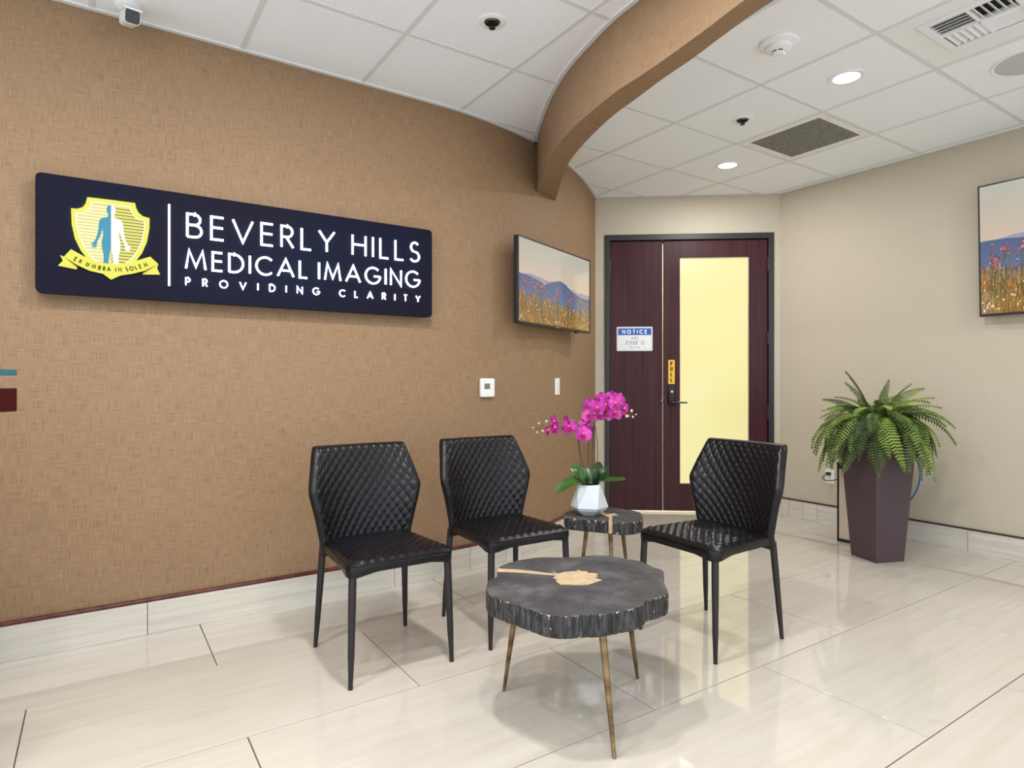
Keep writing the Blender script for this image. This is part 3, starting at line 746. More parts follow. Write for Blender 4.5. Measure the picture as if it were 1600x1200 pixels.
SEATM = make_seat().mesh('seat', LEATHER, sharp=80); BACKM = make_back().mesh('backrest', LEATHER, sharp=80)
pp = [p * 1.008 + Vector((0, 0, .4555)) for p in seat_outline(80)]; pip = MB(); pip.tube(pp + [pp[0]], .0032, 6, caps=False); PIPM = pip.mesh('piping', LEATHER)
def leg_mesh(top, foot, r0=.0150, r1=.0085):
    m = MB(); a, b = Vector(top), Vector(foot); n = 7
    m.tube([a.lerp(b, i / n) for i in range(n + 1)], [r0, r0, r0 * .99, r0 * .93, r0 * .86, (r0 + r1) * .53, r1 * 1.2, r1], 14)
    m.tube([b + (a - b).normalized() * .005, b], r1 * 1.05, 12); return m.mesh('leg', LEGM)
LEGS = []
for sx in (-1, 1):
    LEGS.append(leg_mesh((sx * .199, .212, .425), (sx * .212, .226, 0))); LEGS.append(leg_mesh((sx * .188, -.190, .43), (sx * .209, -.225, 0)))
def cuff(sx):
    m = MB(); m.box(sx * .188 - .026, sx * .188 + .026, -.222, -.166, .392, .455, .008); return m
def make_chair(label):
    t = thing('quilted_chair', label, 'chair', group='black quilted chairs around the slab tables')
    s = link('seat', SEATM, t); link('piping', PIPM, s); link('backrest', BACKM, t)
    for m in LEGS: link('leg', m, t)
    return t
ch = make_chair('black diamond-quilted leather chair alone under the lit sign, empty beside the front slab table')
ch2 = copy_tree(ch); ch3 = copy_tree(ch)
ch2['label'] = 'black diamond-quilted leather chair under the thermostat, between another chair and the orchid table'
ch3['label'] = 'black diamond-quilted leather chair before the wooden door, facing the other two'
for o, x, y, a in ((ch, -.548, 2.62, -56.2), (ch2, -.036, 2.966, -57.2), (ch3, .897, 2.829, -146.9)):
    o.location = (x, y, 0); o.rotation_euler = (0, 0, math.radians(a - 90))

# ------------------------------------------------------------------ slab tables
def slab_table(label, outl, zt, thick, feet, tops, inlay, group, lr, seed, chips):
    C = sum((Vector(p) for p in outl), Vector()) / len(outl); C.z = 0
    t = thing('slab_table', label, 'table', C, 0, group)
    loop = catmull([Vector((p[0], p[1], 0)) - C for p in outl], 14, True); n0 = len(loop)
    d = arclen(loop + [loop[0]]); N = 300; P = [sub(loop + [loop[0]], d, s, s + 1e-6)[0] for s in np.linspace(0, d[-1], N, endpoint=False)]
    rows = 9; vs = []; rng = random.Random(seed)
    vs += [tuple(Vector((0, 0, zt)))]
    for k in range(rows + 1):
        z = zt - thick * k / rows
        for i, p in enumerate(P):
            u = p.normalized(); a = math.atan2(u.y, u.x) * 22 + k * .10
            g = mnoise.noise(Vector((math.cos(a / 22) * 9 * 2.4, math.sin(a / 22) * 9 * 2.4, k * .12 + seed)))
            g2 = mnoise.noise(Vector((math.cos(a / 22) * 30, math.sin(a / 22) * 30, k * .35 + seed)))
            off = 0 if k == 0 else -.006 * max(0, g) - .009 * max(0, g2 - .1) + (.002 if 0 < k < rows else -.004)
            q = p + u * off; vs.append((q.x, q.y, z))
    mb = MB(); b0 = 1
    top_f = [(0, b0 + i, b0 + (i + 1) % N) for i in range(N)]
    mb.v = vs; mb.cur = 0
    for f in top_f: mb.f.append(f); mb.mi.append(0)
    for k in range(rows):
        for i in range(N):
            r = rng.random(); 
            mb.f.append((b0 + k * N + i, b0 + k * N + (i + 1) % N, b0 + (k + 1) * N + (i + 1) % N, b0 + (k + 1) * N + i))
            mi = 1
            mb.mi.append(mi)
    mb.f.append(tuple(b0 + rows * N + i for i in range(N))); mb.mi.append(1)
    mb.build('tabletop', [SLABTOP, BARK if chips > .8 else BARK2], t, sharp=50)
    for pl in inlay:
        m = MB(); m.prism([(p[0] - C.x, p[1] - C.y) for p in pl], zt - .004, zt + .0012); m.build('bare_wood_patch', BAREW, t)
    for f, tp in zip(feet, tops):
        m = MB(); a = Vector((tp[0] - C.x, tp[1] - C.y, zt - thick + .012)); b = Vector((f[0] - C.x, f[1] - C.y, 0)); nn = 8
        m.tube([a.lerp(b, i / nn) for i in range(nn + 1)], [lr[0] + (lr[1] - lr[0]) * i / nn for i in range(nn + 1)], 40, flute=.14, nfl=10)
        m.build('leg', BRASS, t, sharp=60)
    return t
ZT = .43
O1 = [(760, 920), (764, 907), (776, 901), (779, 888), (790, 881), (814, 875), (844, 871), (880, 871), (904, 870.5), (924, 868), (948, 868), (970, 872), (1000, 877), (1020, 886), (1036, 892), (1036, 906), (1041, 918), (1043, 928), (1028, 934), (1009, 939), (1005, 945), (990, 951), (974, 954), (940, 960), (910, 961), (884, 963), (864, 962), (848, 959), (828, 952), (804, 944), (786, 938), (766, 930)]
z7 = lambda x, y: atz(740 + x / 5, 860 + y / 5, ZT)
PATCH = [(615, 165), (660, 185), (700, 172), (760, 165), (800, 165), (820, 153), (845, 165), (880, 163), (895, 178), (930, 178), (975, 185), (960, 200), (970, 210), (935, 212), (965, 222), (1005, 235), (950, 250), (900, 268), (850, 272), (790, 272), (740, 268), (680, 270), (655, 250), (640, 240), (655, 232), (620, 215), (640, 205), (625, 196), (650, 188)]
STRIPE = [(192, 143), (320, 150), (460, 163), (560, 176), (650, 185), (640, 197), (560, 190), (420, 180), (300, 172), (188, 168)]
FEET1 = [(.31, 1.892), (.483, 2.403), (-.03, 2.304)]
slab_table('low round black tree-slab table in front with a pale star-shaped patch and brass legs', [atz(u, v, ZT) for u, v in O1], ZT, .071, FEET1, [(.285, 1.985), (.425, 2.335), (.022, 2.285)], [[z7(*p) for p in PATCH], [z7(*p) for p in STRIPE]], 'black slab tables with brass legs', (.0135, .0062), 1, 1.0)
ZT2 = .42
O2 = [(882, 803), (886, 799), (896, 796.6), (915, 794.5), (935, 793.3), (955, 793), (975, 795.4), (990, 798), (1000, 801), (1003.7, 806), (1003, 812), (994, 815.5), (975, 817), (955, 815.6), (930, 813), (907, 811), (890, 809), (883, 806.5)]
c2 = atz(943, 805, ZT2)
FEET2 = [(c2.x - .13, c2.y + .03), (c2.x + .03, c2.y - .15), (c2.x + .15, c2.y + .06)]
P2 = [(930, 801), (942, 800), (948, 803.5), (960, 802.5), (966, 805), (956, 806), (957, 809), (955.5, 815), (951, 815), (952, 809), (948, 806.5), (942, 804.5)]
slab_table('small black tree-slab table by the door holding the orchid pot', [atz(u, v, ZT2) for u, v in O2], ZT2, .064, FEET2, [(c2.x - .085, c2.y + .02), (c2.x + .02, c2.y - .10), (c2.x + .105, c2.y + .035)], [[atz(u, v, ZT2) for u, v in P2]], 'black slab tables with brass legs', (.0125, .006), 5, .62)

sp_ = atz(954, 815.5, ZT2); m = MB(); m.box(-.010, .010, -.0045, .012, -.060, .0008, .002)
m.build('bare_wood_patch', BAREW, bpy.data.objects['slab_table.001'], sp_ - bpy.data.objects['slab_table.001'].location)
# ------------------------------------------------------------------ orchid
ob = atz(920.5, 803.5, ZT2); OY = ob.y
orch = thing('potted_orchid', 'magenta orchid with broad leaves in a faceted white pot on the small slab table', 'plant', ob)
m = MB(); vs = []; n6 = 6
for r, z, ph in ((.050, 0, 0), (.092, .030, 0), (.1035, .046, 0), (.068, .166, 30), (.060, .166, 30), (.056, .150, 30)):
    for k in range(n6): a = math.radians(60 * k + ph - 12); vs.append((r * math.cos(a), r * math.sin(a), z))
fs = [tuple(range(5, -1, -1))]
for lv in (0, 1, 3, 4): fs += [(lv * 6 + k, lv * 6 + (k + 1) % 6, lv * 6 + 6 + (k + 1) % 6, lv * 6 + 6 + k) for k in range(6)]
for k in range(6): fs += [(12 + k, 12 + (k + 1) % 6, 18 + k), (18 + k, 12 + (k + 1) % 6, 18 + (k + 1) % 6)]
fs.append(tuple(range(30, 36))); m.add(vs, fs)
bm = MB(); bm.v, bm.f, bm.mi = m.v, m.f, m.mi
pot = bm.build('pot', POTM, orch, sharp=14)
m = MB(); m.lathe([(.056, 0), (.05, .012), (.03, .02), (.002, .022)], 18, c=(0, 0, .146)); m.build('moss', SOIL, orch)
z6 = lambda x, y, dy=0: Vector(((820 + x / 5 - 800) / FPX * (OY + dy), OY + dy, EYE + (HOR - 600 - y / 5) / FPX * (OY + dy))) - ob
def leaf(path, w, fold=.25, up=Vector((0, 0, 1)), nseg=10, tip=.6):
    P = catmull(path, 5); n = len(P); vs = []
    for i, p in enumerate(P):
        t = i / (n - 1); d = (P[min(i + 1, n - 1)] - P[max(i - 1, 0)]).normalized(); s = d.cross(up)
        s = s.normalized() if s.length > 1e-3 else Vector((1, 0, 0)); nn = s.cross(d)
        ww = w * 1.25 * max(.03, math.sin(math.pi * (.14 + .86 * t ** 1.25)) ** .6 if t < 1 else 0)
        for k in (-1, -.5, 0, .5, 1): vs.append(p + s * ww * k + nn * ww * fold * (k * k))
        for k in (1, .5, 0, -.5, -1): vs.append(p + s * ww * k + nn * (ww * fold * (k * k) - .0012))
    fs = [(i * 10 + k, i * 10 + (k + 1) % 10, (i + 1) * 10 + (k + 1) % 10, (i + 1) * 10 + k) for i in range(n - 1) for k in range(10)]
    fs += [tuple(range(9, -1, -1)), tuple(range((n - 1) * 10, n * 10))]
    return MB().add(vs, fs)
for path, w, fo, up in (
    ([z6(480, 775), z6(410, 752, -.02), z6(330, 785, -.05), z6(236, 850, -.07)], .030, .2, Vector((0, -.5, 1))),
    ([z6(490, 775), z6(440, 720, .01), z6(400, 670, .02), z6(358, 642, .03)], .032, .3, Vector((.6, -.8, .3))),
    ([z6(530, 775), z6(560, 720, .02), z6(572, 660, .03), z6(578, 605, .03)], .026, .3, Vector((-.2, -1, .2))),
    ([z6(545, 775), z6(590, 725, -.01), z6(620, 685, -.01), z6(655, 664, 0)], .022, .3, Vector((-.6, -.8, .3))),
    ([z6(540, 775), z6(610, 748, -.03), z6(700, 748, -.05), z6(790, 740, -.06)], .017, .2, Vector((0, -.5, 1))),
    ([z6(440, 765, -.03), z6(480, 720, -.06), z6(530, 705, -.065), z6(560, 735, -.05)], .032, -.2, Vector((0, -1, .4))),
    ([z6(500, 770, -.03), z6(470, 740, -.06), z6(450, 700, -.055), z6(440, 650, -.04)], .024, .3, Vector((.3, -1, .3)))):
    leaf(path, w, fo, up).build('leaf', ORCHL, orch, sharp=60)
def stem(pts, r0=.0032, r1=.0016):
    P = catmull(pts, 6); m = MB(); m.tube(P, [r0 + (r1 - r0) * i / (len(P) - 1) for i in range(len(P))], 7); m.build('stem', STEMM, orch)
stem([z6(447, 690), z6(428, 560), z6(416, 440), z6(404, 365, -.01), z6(355, 318, -.02), z6(280, 345, -.03), z6(200, 330, -.04), z6(130, 345, -.04), z6(58, 344, -.04)])
stem([z6(150, 342, -.04), z6(138, 318, -.04), z6(108, 308, -.04)], .0018, .001)
stem([z6(110, 348, -.04), z6(98, 366, -.04), z6(94, 378, -.04)], .0016, .001)
stem([z6(524, 700), z6(530, 500), z6(540, 330), z6(585, 235, -.02), z6(680, 190, -.05), z6(760, 200, -.06), z6(820, 232, -.06), z6(876, 238, -.06)])
stem([z6(790, 215, -.06), z6(815, 208, -.06), z6(832, 210, -.06)], .0016, .001)
stem([z6(820, 232, -.06), z6(845, 250, -.06), z6(850, 262, -.06)], .0016, .001)
stem([z6(470, 690, .01), z6(440, 560, .01), z6(420, 430, .01)]); stem([z6(497, 690, .02), z6(496, 430, .02)], .0028, .0026)
stem([z6(545, 700, .0), z6(542, 480), z6(545, 320)], .0032, .003)
stem([z6(560, 700, -.02), z6(570, 520, -.02), z6(552, 330, -.02)], .0024, .002)
for x, y, r in ((65, 342, .0045), (97, 377, .0055), (110, 308, .0062), (140, 368, .0068), (168, 293, .0075), (686, 220, .0075), (728, 178, .006), (742, 215, .0065), (835, 210, .0078), (796, 252, .0078), (845, 258, .006), (870, 238, .0042), (705, 255, .006), (810, 250, .005)):
    m = MB(); m.ball(z6(x, y, -.075 if x > 600 else -.045), r, 8, (1, 1, 1.15)); m.build('bud', BUDM, orch)
def petal_mesh(Lg, Wd, cup, rnd):
    NS, NW = 8, 6; vs = []
    for i in range(NS + 1):
        t = i / NS; w = Wd * (math.sin(math.pi * (t * .93 + .035)) ** rnd)
        for k in range(NW + 1):
            s = 2 * k / NW - 1; vs.append((s * w, -cup * (t * t) * Lg * .5 + cup * .55 * w * s * s - .002, t * Lg))
    n = NW + 1; fs = [(i * n + k, i * n + k + 1, (i + 1) * n + k + 1, (i + 1) * n + k) for i in range(NS) for k in range(NW)]
    return MB().add(vs, fs).mesh('petal', PETAL, sharp=80)
BIG = petal_mesh(.040, .0265, .25, .55); NAR = petal_mesh(.041, .0165, .2, .7)
lp = MB(); lp.ball((0, -.010, -.004), .0075, 8, (1, 1.2, 1)); lp.tube([(0, -.012, -.008), (0, -.02, -.016), (0, -.018, -.024)], [.006, .006, .002], 7)
lp.tube([(-.003, -.012, -.006), (-.011, -.018, -.004)], [.004, .002], 6); lp.tube([(.003, -.012, -.006), (.011, -.018, -.004)], [.004, .002], 6); LIP = lp.mesh('lip', LIPM)
cl = MB(); cl.ball((0, -.006, .003), .0052, 8, (1, 1.3, 1)); COLM = cl.mesh('flower', [simple('pale_pink_column', rgb(236, 150, 210), .5)])
def flower(x, y, dy, rx, rz, sc=1.0, roll=0):
    f = link('flower', COLM, orch, z6(x, y, dy), (rx, roll, rz)); f.scale = (sc,) * 3
    for me, ang in ((NAR, 0), (BIG, 78), (BIG, -78), (NAR, 138), (NAR, -138)):
        link('petal', me, f, (0, 0 if me is NAR else -.003, 0), (random.uniform(-.12, .12), math.radians(ang), 0))
    link('lip', LIP, f)
fr = random.Random(11)
for x, y, dy, rx, rz, sc in ((600, 118, -.01, .1, -.3, 1.0), (675, 105, -.01, .1, .1, .95), (735, 125, -.04, .0, .5, 1.0), (512, 165, -.03, .0, -.6, 1.0), (565, 190, -.07, -.1, -.2, 1.05),
                             (632, 165, -.06, .05, .0, 1.05), (707, 152, -.09, .0, .25, 1.1), (770, 195, -.06, 0, .9, 1.0), (705, 225, -.08, -.2, .2, 1.05), (640, 235, -.05, -.3, -.1, 1.0), (500, 245, -.04, -.4, -.5, 1.0), (580, 260, -.03, -.9, .1, 1.0),
                             (470, 315, -.02, -.2, -.5, .95), (455, 395, -.05, -.15, .1, 1.15), (500, 365, .01, -.1, .6, .9), (350, 335, -.03, -.1, -.5, 1.1), (330, 290, -.01, .2, -1.2, .9), (238, 290, -.04, .2, -1.1, .95), (245, 345, -.05, -.2, -1.0, .95), (190, 365, -.05, -.2, -1.3, .85)):
    flower(x, y, dy, rx, rz, sc, fr.uniform(-.4, .4))

# ------------------------------------------------------------------ fern planter
PC = Vector((2.367, 4.05, 0)); prot = math.atan2(.049, .212)
fern = thing('potted_fern', 'tall tapered dark planter with an arching green fern against the cream wall', 'plant', PC, prot)
m = MB(); b, t_, H_ = .1045, .158, .858; prof = []
def ring(s, z): return [(-s, -s, z), (s, -s, z), (s, s, z), (-s, s, z)]
vs = ring(b, 0) + ring(t_, H_) + ring(t_ - .014, H_) + ring(t_ - .02, H_ - .05)
fs = [(3, 2, 1, 0)] + [(q * 4 + k, q * 4 + (k + 1) % 4, q * 4 + 4 + (k + 1) % 4, q * 4 + 4 + k) for q in range(3) for k in range(4)] + [(12, 13, 14, 15)]
m.add(vs, fs); m.build('planter', PLANTM, fern, sharp=20)
m = MB(); m.box(-.135, .135, -.135, .135, H_ - .06, H_ - .035); m.build('soil', SOIL, fern)
def frond_mesh(el, droop, Lg, seed):
    rg = random.Random(seed); n = 27; p = Vector((0, 0, 0)); a = el; P = []; step = Lg / n
    for i in range(n + 1):
        P.append(p.copy()); p = p + Vector((math.cos(a), 0, math.sin(a))) * step; a -= droop / n * (1.5 - .8 * i / n)
        a = max(a, -math.radians(84))
    m = MB(); m.tube(P, [.0022 * (1 - .7 * i / n) for i in range(n + 1)], 5)
    for i in range(3, n + 1):
        t = i / n; d = (P[min(i + 1, n)] - P[i - 1]).normalized(); nn = Vector((-d.z, 0, d.x)); side = Vector((0, 1, 0))
        ln = .058 * min(1, t / .22) ** .8 * (1 - t ** 2.6) ** .8 * rg.uniform(.88, 1.1) + .006; w = step * .30 + .0003
        for sg in (-1, 1):
            ax = (side * sg * .95 + d * .22 - nn * .16).normalized(); o = P[i] + d * step * (.25 if sg > 0 else 0)
            q = [o - d * w * .8, o + ax * ln * .35 - d * w - nn * .002, o + ax * ln * .75 - d * w * .75 - nn * .005, o + ax * ln - nn * .010, o + ax * ln * .75 + d * w * .85 - nn * .005, o + ax * ln * .35 + d * w - nn * .001, o + d * w * .8, o + ax * ln * .5 + nn * .004]
            m.add(q, [(0, 1, 7), (1, 2, 7), (2, 3, 7), (3, 4, 7), (4, 5, 7), (5, 6, 7), (6, 0, 7)])
    return m.mesh('frond', FERNM, sharp=80, fix=False)
VAR = {}
fr = random.Random(5)
CLASSES = [(89, 40, .41), (79, 80, .43), (69, 102, .46), (57, 120, .51), (42, 130, .51), (26, 120, .52), (10, 100, .49), (62, 165, .56)]
for k, (e, dr, Lg) in enumerate(CLASSES):
    for q in range(2): VAR[k, q] = frond_mesh(math.radians(e), math.radians(dr + (q * 14 - 7)), Lg * (1 + .08 * q), k * 2 + q)
idx = 0
for k, cnt in enumerate((5, 14, 18, 20, 18, 16, 13, 15)):
    for i in range(cnt):
        az = 2 * math.pi * (i + fr.uniform(-.35, .35)) / cnt + k * .7 + 2.2; r = fr.uniform(.015, .06) * (1.3 if k > 3 else .7)
        o = link('frond', VAR[k, i % 2], fern, (r * math.cos(az), r * math.sin(az), H_ - .035 + fr.uniform(0, .05)), (fr.uniform(-.35, .35), fr.uniform(-.08, .08), az))
        s = fr.uniform(.72, 1.0); o.scale = (s, s, s)

# ------------------------------------------------------------------ cabinet behind planter, outlet, cords
cabw = .27; cl0 = 4.427; cc0 = 2.443
cab = thing('low_cabinet', 'low beige-fronted cabinet with dark frame hidden behind the fern planter', 'cabinet', lc(cl0, cc0), ROT - math.pi / 2)
# local x runs along -CV (towards the camera side), local y along +LV (to the wall)
m = MB(); D_ = .25; Hc = .565
m.box(0, cabw, .012, D_, 0, Hc - .02); m.box(-.004, cabw + .004, 0, D_ + .0, Hc - .02, Hc, .003); m.box(0, .012, 0, .013, 0, Hc - .02); m.box(cabw - .012, cabw, 0, .013, 0, Hc - .02); m.box(.012, cabw - .012, 0, .013, 0, .022); m.box(.012, cabw - .012, 0, .013, Hc - .045, Hc - .02)
m.build('carcass', simple('dark_cabinet_frame', rgb(34, 27, 30), .4), cab)
m = MB(); m.box(.0125, cabw - .0125, .004, .0118, .0225, Hc - .0455); m.build('front_panel', simple('beige_cabinet_front', rgb(205, 187, 168), .5, vary=.05), cab)
op = rwp(1297); WR = math.atan2(-CV.y, -CV.x)     # facing of the right wall: local x along -CV, y into the wall
out = thing('wall_outlet', 'white electrical outlet low on cream wall with black plug, left of planter', 'outlet', (op.x, op.y, .385), WR)
m = MB(); m.box(-.035, .035, -.006, 0, -.057, .057, .003); m.build('plate', WHITE, out)
for z in (-.022, .022):
    m = MB(); m.box(-.017, .017, -.008, -.0055, z - .014, z + .014, .002); m.build('socket', WHITE2, out)
pl = MB(); A = op + LV * -.008 + Vector((0, 0, .41)); 
pl.box(-.014, .014, -.034, 0, -.012, .012, .004)
cord = thing('power_cord', 'black power cord plugged into the low wall outlet, running behind the planter', 'cord', A, WR)
pl.build('plug', BLACK, cord)
m = MB(); m.tube(catmull([(0, -.03, 0), (-.012, -.05, -.012), (-.03, -.05, -.035), (0, -.05, -.052), (.05, -.045, -.045), (.10, -.05, -.03), (.19, -.07, -.02)], 7), .0035, 7); m.build('cable', BLACK, cord)
TUBE = simple('blue_tubing', rgb(40, 92, 190), .35, vary=.05)
bt = [rwp(u, RL - .22 + .02 * i) + Vector((0, 0, 0)) for i, u in enumerate((1418, 1428, 1436, 1437, 1429, 1414))]
m = MB(); zz = [(712), (714), (727), (750), (772), (790)]
PB = []
for p, v in zip(bt, zz): PB.append(Vector((p.x, p.y, EYE + (HOR - v) / FPX * p.y)))
m.tube(catmull(PB, 8), .0052, 8); o = m.build('water_tube', TUBE); tag(o, 'blue plastic tube looping out behind the right side of the planter', 'tube')

# ------------------------------------------------------------------ small things on the left wall
p, a = wall_pt(759)
th = thing('thermostat', 'white wall thermostat with small grey display on the tan wall', 'thermostat', (p.x, p.y, 1.105), a)
m = MB(); m.box(-.055, .055, -.026, 0, -.058, .058, .008); m.build('case', WHITE, th)
m = MB(); m.box(-.034, .012, -.0275, -.0255, -.008, .026, .001); m.build('display', simple('lcd_grey', rgb(112, 122, 112), .25, vary=.03), th)
for i, (x, z) in enumerate(((.032, .02), (.032, -.004), (-.03, -.034), (.0, -.034), (.03, -.034))):
    m = MB(); m.box(x - .006, x + .006, -.028, -.025, z - .004, z + .004, .001); m.build('button', WHITE2, th)
p, a = wall_pt(870)
sw = thing('light_switch', 'white light switch plate between the television and the orchid', 'switch', (p.x, p.y, 1.108), a)
m = MB(); m.box(-.038, .038, -.008, 0, -.06, .06, .004); m.build('plate', WHITE, sw)
m = MB(); m.box(-.016, .016, -.013, -.0075, -.034, .034, .002); m.build('rocker', WHITE2, sw)

# ------------------------------------------------------------------ door signs
ns = thing('notice_sign', 'white notice sign with blue header on the narrow door leaf', 'sign', dp(.187, .012, 1.412), DROT)
NW_, NH_ = .3095, .211
def flat(m, name, mat, parent):
    m.v = [tuple(MS @ Vector(v)) for v in m.v]; return m.build(name, mat, parent)
PRINT = simple('black_print', rgb(45, 45, 50), .5); SIGNW = simple('sign_white', rgb(226, 228, 230), .4, vary=.02); BLUE = simple('sign_blue', rgb(24, 84, 178), .4, vary=.03)
m = MB(); m.prism(rrect(0, 0, NW_, NH_, .008, 4), 0, .004); flat(m, 'plate', SIGNW, ns)
m = MB(); m.prism(rrect(.012, NH_ - .072, NW_ - .012, NH_ - .014, .002, 2), .004, .0046); flat(m, 'header', BLUE, ns)
m = MB(); m.ribbon(rrect(.007, .008, NW_ - .007, NH_ - .009, .005, 3), .002, .004, .0045, closed=True); flat(m, 'border', simple('border_blue_grey', rgb(120, 135, 150), .5), ns)
m = MB()
for ch_, x in text_line('NOTICE', .046, NW_ - .046, .037, .0085, 1.0): glyph(m, ch_, x, NH_ - .0615, .037, .0085, .0046, .0052, 1.0)
flat(m, 'header_lettering', SIGNW, ns)
def serif(m, txt, x0, x1, y, h, w, sx, space):
    for c, x in text_line(txt, x0, x1, h, w, sx, space):
        glyph(m, c, x, y, h, w, .004, .0046, sx); wd = adv(c, h, w, sx)
        feet = {'M': [(0, 0), (wd, 0), (wd * .15, 1), (wd * .85, 1)], 'R': [(w / 2, 0), (w / 2, 1), (wd, 0)], 'I': [(w / 2, 0), (w / 2, 1)], 'N': [(w / 2, 0), (w / 2, 1), (wd - w / 2, 1)], 'E': [(w / 2, 0), (w / 2, 1)]}.get(c, [])
        for fx, top in feet: m.box(x + fx - h * .14, x + fx + h * .14, y + (h - h * .07 if top else 0), y + (h if top else h * .07), .004, .0046)
m = MB(); serif(m, 'MRI', .128, .182, .104, .020, .0028, .8, .01); serif(m, 'ZONE II', .078, .232, .055, .032, .0036, .78, .022)
for i in range(14):
    x = .108 + i * .0068
    if i in (5, 9): continue
    m.box(x, x + .0048, .030, .034 + (i % 3) * .001, .004, .0045)
flat(m, 'lettering', PRINT, ns)
pu = thing('pull_sign', 'yellow vertical pull sign above the door lever', 'sign', dp(.632, .012, 1.123), DROT)
m = MB(); m.prism(rrect(0, 0, .055, .21, .003, 3), 0, .003); flat(m, 'plate', simple('sign_yellow', rgb(236, 182, 34), .4, vary=.04), pu)
m = MB()
for ch_, y in zip('PULL', (.161, .113, .064, .016)):
    h, w = .034, .0085; wd = adv(ch_, h, w, .8); glyph(m, ch_, .0275 - wd / 2, y, h, w, .003, .0036, .8)
    for fx, tp in {'P': [(w / 2, 0)], 'U': [(w / 2, 1), (wd - w / 2, 1)], 'L': [(w / 2, 1)]}[ch_]: m.box(.0275 - wd / 2 + fx - .008, .0275 - wd / 2 + fx + .008, y + (h - .006 if tp else 0), y + (h if tp else .006), .003, .0036)
flat(m, 'lettering', simple('pull_print', rgb(40, 30, 20), .5), pu)

# ------------------------------------------------------------------ ceiling fittings
LENS = emit('downlight_lens', (1, .97, .92, 1), 3.2)
for i, (l, c) in enumerate(LAMPS):
    lab = {0: 'round recessed downlight nearest the smoke detector, in ceiling beyond the beam', 1: 'round recessed downlight nearest the door, next to the grey return grille'}.get(i, 'round recessed downlight in the ceiling, outside the picture')
    t = thing('downlight', lab, 'light', lc(l, c, CEIL + .004), ROT, 'recessed ceiling downlights')
    m = MB(); m.lathe([(.066, 0), (.088, 0), (.09, -.003), (.086, -.007), (.066, -.006)], 40, ring=True); m.build('trim_ring', WHITEC, t)
    m = MB(); m.lathe([(.0655, .001), (.0655, -.004), (.04, -.0045), (.002, -.0045)], 40); m.build('lens', LENS, t)
def sprinkler(label, p):
    t = thing('sprinkler', label, 'sprinkler', (p.x, p.y, CEIL + .004), .3, 'recessed ceiling sprinklers')
    m = MB(); m.lathe([(.034, .001), (.063, .001), (.064, -.003), (.058, -.006), (.037, -.006), (.034, .0)], 40, ring=True); m.build('escutcheon', WHITEC, t)
    m = MB(); m.lathe([(.036, -.001), (.036, -.004), (.030, -.012), (.027, -.004), (.002, -.002)], 32); m.build('cup', simple('sprinkler_cup', rgb(90, 84, 80), .25, .9), t)
    m = MB(); m.tube([(0, 0, -.003), (0, 0, -.03)], [.007, .005], 10); m.tube([(-.014, 0, -.004), (-.012, 0, -.022), (0, 0, -.03)], .003, 6); m.tube([(.014, 0, -.004), (.012, 0, -.022), (0, 0, -.03)], .003, 6)
    m.lathe([(.003, -.030), (.015, -.030), (.015, -.033), (.002, -.034)], 12); m.build('deflector', STEEL, t)
sprinkler('recessed sprinkler with white ring in the ceiling over the tan wall side', atz(769, 34.5, CEIL))
sprinkler('recessed sprinkler with white ring between smoke detector and grey return grille', atz(1160, 187.5, CEIL))
sm = thing('smoke_detector', 'white round smoke detector on ceiling just beyond the curved beam', 'smoke detector', Vector((*lc(GL0 + GP * 3.5, GC0 - GP * .5).xy, CEIL + .004)))
m = MB(); m.lathe([(.088, 0), (.09, -.004), (.086, -.014), (.062, -.022), (.06, -.022)], 40); m.build('base', WHITEC, sm)
m = MB(); m.lathe([(.061, -.021), (.058, -.034), (.036, -.044), (.030, -.044)], 36); m.build('head', WHITEC, sm)
m = MB(); m.lathe([(.028, -.043), (.028, -.052)], 24); m.build('sensor_gap', DARKIN, sm)
m = MB(); m.lathe([(.031, -.051), (.031, -.056), (.024, -.062), (.002, -.062)], 28); m.build('cap', WHITEC, sm)
for k in range(6):
    q = k / 6 * 2 * math.pi; m = MB(); m.box(.027, .031, -.004, .004, -.052, -.043); m.build('rib', WHITEC, sm, rot=(0, 0, q))
# return grille (fills one ceiling bay)
rg = thing('return_grille', 'dark grey perforated return-air grille in white frame on the ceiling', 'vent', lc(GL0 + GP * 5, GC0, CEIL), ROT)
m = MB(); w0, w1, e = .014, GP - .014, .045
for (x0, x1, y0, y1) in ((w0, w1, w0, w0 + e), (w0, w1, w1 - e, w1), (w0, w0 + e, w0 + e, w1 - e), (w1 - e, w1, w0 + e, w1 - e)): m.box(x0, x1, y0, y1, .0, .012)
m.build('frame', WHITEC, rg)
t = NT('perforated_grey_grille'); t.set(Roughness=.55)
vo = t.n('ShaderNodeTexVoronoi'); vo.inputs['Scale'].default_value = 90; t.l(t.coord('Object'), vo.inputs['Vector'])
t.color(t.ramp(vo.outputs['Distance'], [(.25, rgb(70, 70, 71)), (.5, rgb(128, 127, 126))]))
m = MB(); m.box(w0 + e, w1 - e, w0 + e, w1 - e, .004, .014); m.build('perforated_sheet', t.m, rg)
for x in (w0 + .1, w1 - .1):
    for y in (w0 + e * .5, w1 - e * .5): m = MB(); m.lathe([(.004, -.001), (.004, .001)], 10, c=(x, y, 0)); m.build('screw', STEEL, rg)
